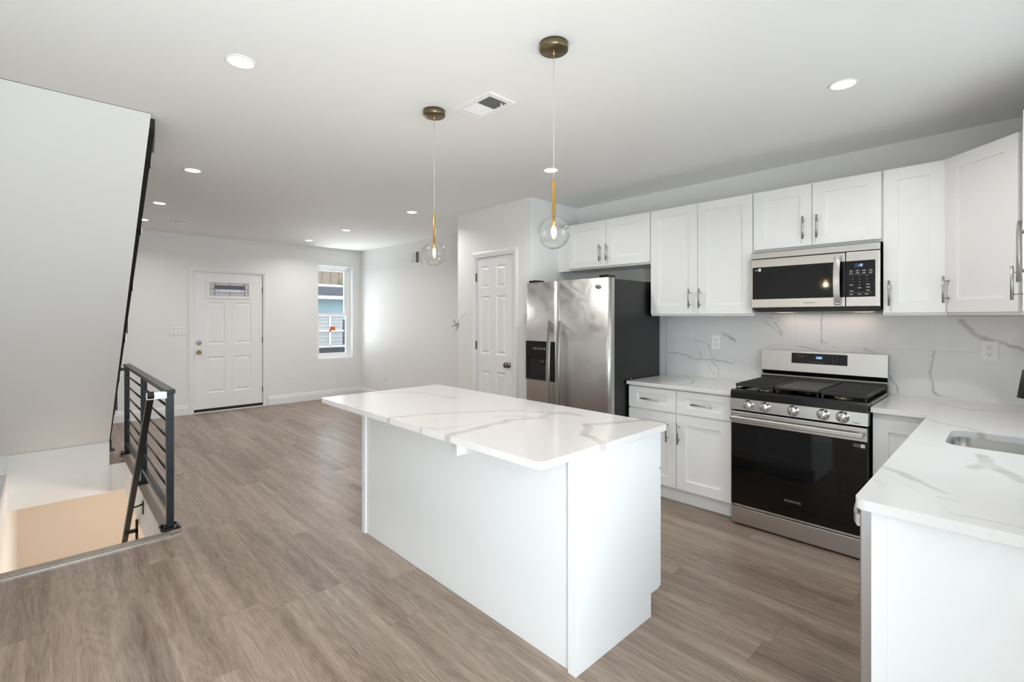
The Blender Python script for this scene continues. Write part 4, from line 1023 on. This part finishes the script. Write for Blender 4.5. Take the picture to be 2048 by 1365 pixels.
# ------------------------------------------------------------------ island
isl = thing('kitchen_island', (1.75, 2.0, 0), 'white kitchen island base with plain panels facing the living area', 'kitchen island')
ix0, ix1, iy0, iy1, iz = 1.446, 2.066, 1.160, 2.900, .8415
MB().box(ix0 + .012, ix0 + .022, iy0 + .03, iy1 - .03, .0, iz).build('long_panel', PANEL, isl)
for ya in (iy0, iy1 - .018):
    mb = MB(); mb.prism([(ix0, ya, 0), (1.993, ya, 0), (1.993, ya, .105), (ix1, ya, .105), (ix1, ya, iz), (ix0, ya, iz)], (0, .018, 0)); mb.build('end_panel', PANEL, isl)
for ya in (iy0 + .0185, iy1 - .0395): MB().box(ix0, ix0 + .022, ya, ya + .021, 0, iz, .001).build('corner_strip', PANEL, isl)
MB().box(ix0 + .024, ix1 - .001, iy0 + .02, iy1 - .02, .105, iz).build('body', CAB, isl)
MB().box(1.98, 1.992, iy0 + .02, iy1 - .02, 0, .105).build('toe_kick', CAB, isl)
nd = 4; Wc = (iy1 - iy0) / nd
for k in range(nd):
    ya = iy0 + Wc * k + .003
    M = FM((ix1 + .020, ya, .667), 90); d = shaker(isl, M, Wc - .006, .163, 'drawer', .075, .046); bar_handle(d, M, (Wc - .006) / 2, .080, .15, False)
    M = FM((ix1 + .020, ya, .108), 90); d = shaker(isl, M, Wc - .006, .547, 'door'); bar_handle(d, M, .03 if k % 2 else Wc - .036, .414, .15)
out_i = round_poly([(1.224, 1.137), (1.224, 3.010), (2.109, 3.010), (2.109, 1.137)], [.022] * 4)
mb = plate(out_i, [], .842, .870)
solo(mb, 'countertop', QUARTZ_I, 'large white quartz island countertop with bold grey veins', 'countertop')

# ------------------------------------------------------------------ outlets, switches, vents
def outlet(M, label, w=.070, h=.114, decora=False, group=None, horizontal=False):
    p = M.translation
    t = thing('electrical_outlet', tuple(p), label, 'outlet', group)
    if horizontal: M = M @ Matrix.Rotation(PI / 2, 4, 'Y')
    mb = MB(); mb.box(-w / 2, w / 2, -.005, -.0003, -h / 2, h / 2, .0015, M); mb.build('cover_plate', PLASTIC, t)
    mb = MB()
    if decora: mb.box(-.0165, .0165, -.0068, -.005, -.033, .033, .0006, M)
    else:
        for z in (-.020, .020): mb.box(-.0165, .0165, -.0068, -.005, z - .0145, z + .0145, .004, M)
    r = mb.build('receptacle', PLASTIC, t)
    mb = MB()
    for z in (-.020, .020):
        mb.box(-.008, -.0055, -.0072, -.0067, z - .001, z + .007, 0, M).box(.0055, .008, -.0072, -.0067, z - .001, z + .006, 0, M).box(-.0025, .0025, -.0072, -.0067, z - .010, z - .005, 0, M)
    mb.build('slot', PLASTIC2, r)
    return t
outlet(FM((XR - .0123, 1.721, 1.168), -90), 'white outlet on the backsplash left of the range')
outlet(FM((XR - .0123, .1105, 1.1765), -90), 'white square edged outlet on the backsplash right of the range', .078, .116, True)
outlet(FM((2.854, YF, .381), 0), 'white outlet low on the front wall right of the front door')
outlet(FM((XR, 7.19, .375), -90), 'white outlet low on the right living room wall')
outlet(FM((ix0 + .012, 1.94, .760), -90), 'white sideways outlet under the island countertop overhang', horizontal=True)
t = solo(MB().box(ix0 - .045, ix0 + .0115, 1.842, 1.856, .712, .8415, .001), 'support_bracket', PLASTIC, 'small white bracket under the island overhang beside the outlet', 'bracket')

sw = thing('light_switch', (1.293, YF, 1.181), 'white four gang switch plate left of the front door', 'light switch')
M = FM((1.293, YF, 1.181), 0)
mb = MB(); mb.box(-.102, .102, -.006, -.0003, -.057, .057, .002, M); mb.build('cover_plate', PLASTIC, sw)
for k in range(4):
    a = -.069 + .046 * k
    mb = MB(); mb.prism([(a - .0165, -.006, -.033), (a - .0165, -.010, -.033), (a - .0165, -.007, .033), (a - .0165, -.006, .033)], (.033, 0, 0), M); mb.build('rocker', PLASTIC, sw)
    mb = MB(); rect_frame(mb, a - .019, a + .019, -.0355, .0355, -.0066, -.006, .002, .002, .002, .002); mb.bm.transform(M); mb.build('rocker_frame', GREYTXT, sw)

# ceiling register: two louvre banks
cv = thing('ceiling_vent', (1.69, 1.99, 2.515), 'white rectangular ceiling vent with two louvre banks above the island', 'vent')
vx0, vx1, vy0, vy1, zc0 = 1.602, 1.786, 1.838, 2.128, 2.515
mb = MB()
mb.box(vx0, vx0 + .03, vy0, vy1, zc0 - .007, zc0 - .0005).box(vx1 - .03, vx1, vy0, vy1, zc0 - .007, zc0 - .0005).box(vx0 + .03, vx1 - .03, vy0, vy0 + .03, zc0 - .007, zc0 - .0005).box(vx0 + .03, vx1 - .03, vy1 - .03, vy1, zc0 - .007, zc0 - .0005)
ym = (vy0 + vy1) / 2; mb.box(vx0 + .03, vx1 - .03, ym - .003, ym + .003, zc0 - .006, zc0 - .0005)
mb.build('frame', PLASTIC, cv)
MB().box(vx0 + .03, vx1 - .03, vy0 + .03, vy1 - .03, zc0 - .0012, zc0 - .0004).build('duct_opening', LOUVD, cv)
for k in range(9):
    for side in (0, 1):
        y = (vy0 + .036 if side == 0 else ym + .006) + .0118 * k
        tl = .0042 if side == 0 else -.0042
        MB().prism([(vx0 + .03, y - tl, zc0 - .0065), (vx0 + .03, y + tl, zc0 - .0015), (vx0 + .03, y + tl + .0012, zc0 - .0015), (vx0 + .03, y - tl + .0012, zc0 - .0065)], (vx1 - vx0 - .06, 0, 0)).build('slat', PLASTIC, cv)
MB().box(vx1 - .052, vx1 - .046, 1.895, 1.90, zc0 - .020, zc0 - .0015).build('damper_lever', PLASTIC, cv)
wv_ = thing('wall_vent', (XR, 6.285, 2.28), 'white square wall vent high on the right living room wall', 'vent')
ya, yb2, za, zb = 6.155, 6.415, 2.172, 2.395
mb = MB(); 
mb.box(XR - .008, XR - .0005, ya, ya + .025, za, zb).box(XR - .008, XR - .0005, yb2 - .025, yb2, za, zb).box(XR - .008, XR - .0005, ya + .025, yb2 - .025, za, za + .03).box(XR - .008, XR - .0005, ya + .025, yb2 - .025, zb - .03, zb)
mb.box(XR - .007, XR - .0005, 6.28, 6.288, za + .03, zb - .03); mb.build('frame', PLASTIC, wv_)
MB().box(XR - .0012, XR - .0003, ya + .025, yb2 - .025, za + .03, zb - .03).build('duct_opening', LOUVD, wv_)
for k in range(9):
    for side in (0, 1):
        y = (ya + .031 if side == 0 else 6.293) + .0112 * k
        tl = -.005 if side else .005
        MB().prism([(XR - .007, y - tl, za + .03), (XR - .0015, y + tl, za + .03), (XR - .0015, y + tl + .0012, za + .03), (XR - .007, y - tl + .0012, za + .03)], (0, 0, zb - za - .06)).build('slat', PLASTIC, wv_)
sd = thing('smoke_detector', (1.142, 6.95, cz(6.95)), 'white round smoke detector on the living room ceiling', 'smoke detector')
mb = MB(); mb.lathe([(0, -.038), (.045, -.036), (.058, -.022), (.060, -.012), (.066, -.010), (.068, -.0005), (0, -.0005)], (1.142, 6.95, cz(6.95))); mb.build('housing', PLASTIC, sd)
mb = MB(); mb.lathe([(.0585, -.019), (.0607, -.0175), (.0607, -.016), (.0585, -.0145)], (1.142, 6.95, cz(6.95))); mb.build('sensor_slot', TXTD, sd)

# ------------------------------------------------------------------ lamps
def downlight(x, y, label, grp):
    z = cz(y)
    t = thing('recessed_downlight', (x, y, z), label, 'ceiling light', grp)
    MB().lathe([(.050, -.0015), (.052, -.006), (.060, -.005), (.064, -.0008), (.050, -.0008)], (x, y, z), seg=28).build('trim_ring', PLASTIC, t)
    MB().lathe([(0, -.0045), (.045, -.004), (.0505, -.002)], (x, y, z), seg=28).build('lens', LED, t)
    l = bpy.data.lights.new('downlight_lamp', 'AREA'); l.shape = 'DISK'; l.size = .10; l.energy = DOWN_W; l.color = (1.0, .98, .95); l.spread = math.radians(150)
    o = bpy.data.objects.new('downlight_lamp', l); col.objects.link(o); o.parent = t; o.location = (0, 0, -.009)
for y, lb in ((2.39, 'left row recessed downlight nearest the viewer'), (4.41, 'left row recessed downlight second from the viewer'), (5.97, 'left row recessed downlight third from the viewer'), (7.16, 'left row recessed downlight farthest off, by the stair railing')):
    downlight(.80 if y > 3 else .615, y, lb, 'left row of ceiling downlights')
for y, lb in ((.585, 'right row recessed downlight above the range and sink aisle'), (2.49, 'right row recessed downlight behind the nearer pendant cable'), (4.52, 'right row recessed downlight just left of the far pendant rod'),
              (6.12, 'right row recessed downlight, fourth from the viewer, in the living area'), (7.39, 'right row recessed downlight farthest off, near the front window')):
    downlight(2.80 if y < 3 else 2.83, y, lb, 'right row of ceiling downlights')
def pendant(x, y, label):
    z = 2.515; gz = 1.726; R = .068
    t = thing('pendant_lamp', (x, y, z), label, 'pendant light', 'clear globe pendants over the island')
    cpy = MB().lathe([(0, -.031), (.056, -.031), (.060, -.028), (.061, -.001), (0, -.001)], (x, y, z), seg=36).build('canopy', BRASSD, t)
    MB().lathe([(0, -.046), (.004, -.046), (.006, -.040), (.006, -.031)], (x, y, z), seg=12).build('cable_grip', BRASS, cpy)
    MB().cyl((x, y, 1.943), (x, y, z - .044), .0014, 8).build('cable', CABLE, t)
    MB().lathe([(0, 1.950), (.003, 1.949), (.0065, 1.943), (.0075, 1.938), (.0075, gz + .055), (.010, gz + .054), (.010, gz + .028), (0, gz + .028)], (x, y, 0), seg=16).build('rod', BRASS, t)
    MB().lathe([(0, gz + .027), (.006, gz + .026), (.008, gz + .008), (.006, gz - .008), (0, gz - .013)], (x, y, 0), seg=14).build('bulb', BULB, t)
    prof = [(R * math.sin(a), gz + R * math.cos(a)) for a in [.22 + (PI - .22) * k / 22 for k in range(23)]]
    prof[-1] = (0, gz - R)
    MB().lathe([(.016, gz + R + .004)] + prof, (x, y, 0), seg=40).build('globe', GLOBE, t)
    l = bpy.data.lights.new('pendant_bulb', 'POINT'); l.energy = 2.2; l.color = (1, .80, .52); l.shadow_soft_size = .012
    o = bpy.data.objects.new('pendant_bulb', l); col.objects.link(o); o.parent = t; o.location = (0, 0, gz - .022 - z)
pendant(1.520, 1.336, 'clear globe pendant nearer the range end of the island')
pendant(1.535, 2.225, 'clear globe pendant over the far end of the island')

# ------------------------------------------------------------------ loose ends
wr = thing('loose_wires', (PX, 4.20, 1.42), 'tangle of loose black wires sticking out beside the pantry door casing', 'wire')
mb = MB(); mb.tube([(PX + .002, 4.168, 1.42), (PX - .03, 4.175, 1.40), (PX - .055, 4.19, 1.36), (PX - .07, 4.215, 1.32), (PX - .08, 4.235, 1.295)], .0022, 6); mb.build('cable', WIREW, wr)
base = Vector((PX - .075, 4.236, 1.293))
offs = [[(0, 0, 0), (-.02, .01, .02), (-.015, .025, .04), (-.01, .018, .055)], [(0, 0, 0), (.01, -.015, -.02), (.0, -.005, -.05), (-.01, .008, -.065)],
        [(0, 0, 0), (-.02, .02, -.012), (-.03, .045, -.022)], [(0, 0, .0), (.01, -.02, .012), (.01, -.03, -.005), (.0, -.02, -.028), (0, .01, -.02)], [(0, 0, 0), (.005, -.015, .02), (.012, -.025, .018)]]
for of in offs:
    MB().tube([base + Vector(q) for q in of], .0030, 6).build('wire_end', WIRE, wr)
mb = MB(); mb.lathe([(0, 0), (.010, 0), (.010, .004), (.005, .005), (.005, .012), (.008, .014), (.006, .022), (0, .023)], (3.338, 2.118, CT1), seg=12)
solo(mb, 'screw_anchor', TXTD, 'small dark metal fastener lying on the counter corner beside the fridge', 'hardware')
mb = MB(); mb.box(.74, .86, 5.075, 5.10, 0.0005, .006, .002).box(.845, .86, 5.075, 5.10, .006, .018, .002); mb.cyl((.77, 5.087, .006), (.77, 5.087, .012), .010, 10)
solo(mb, 'metal_bracket', NICKEL, 'small shiny metal bracket lying on the floor behind the railing', 'hardware')
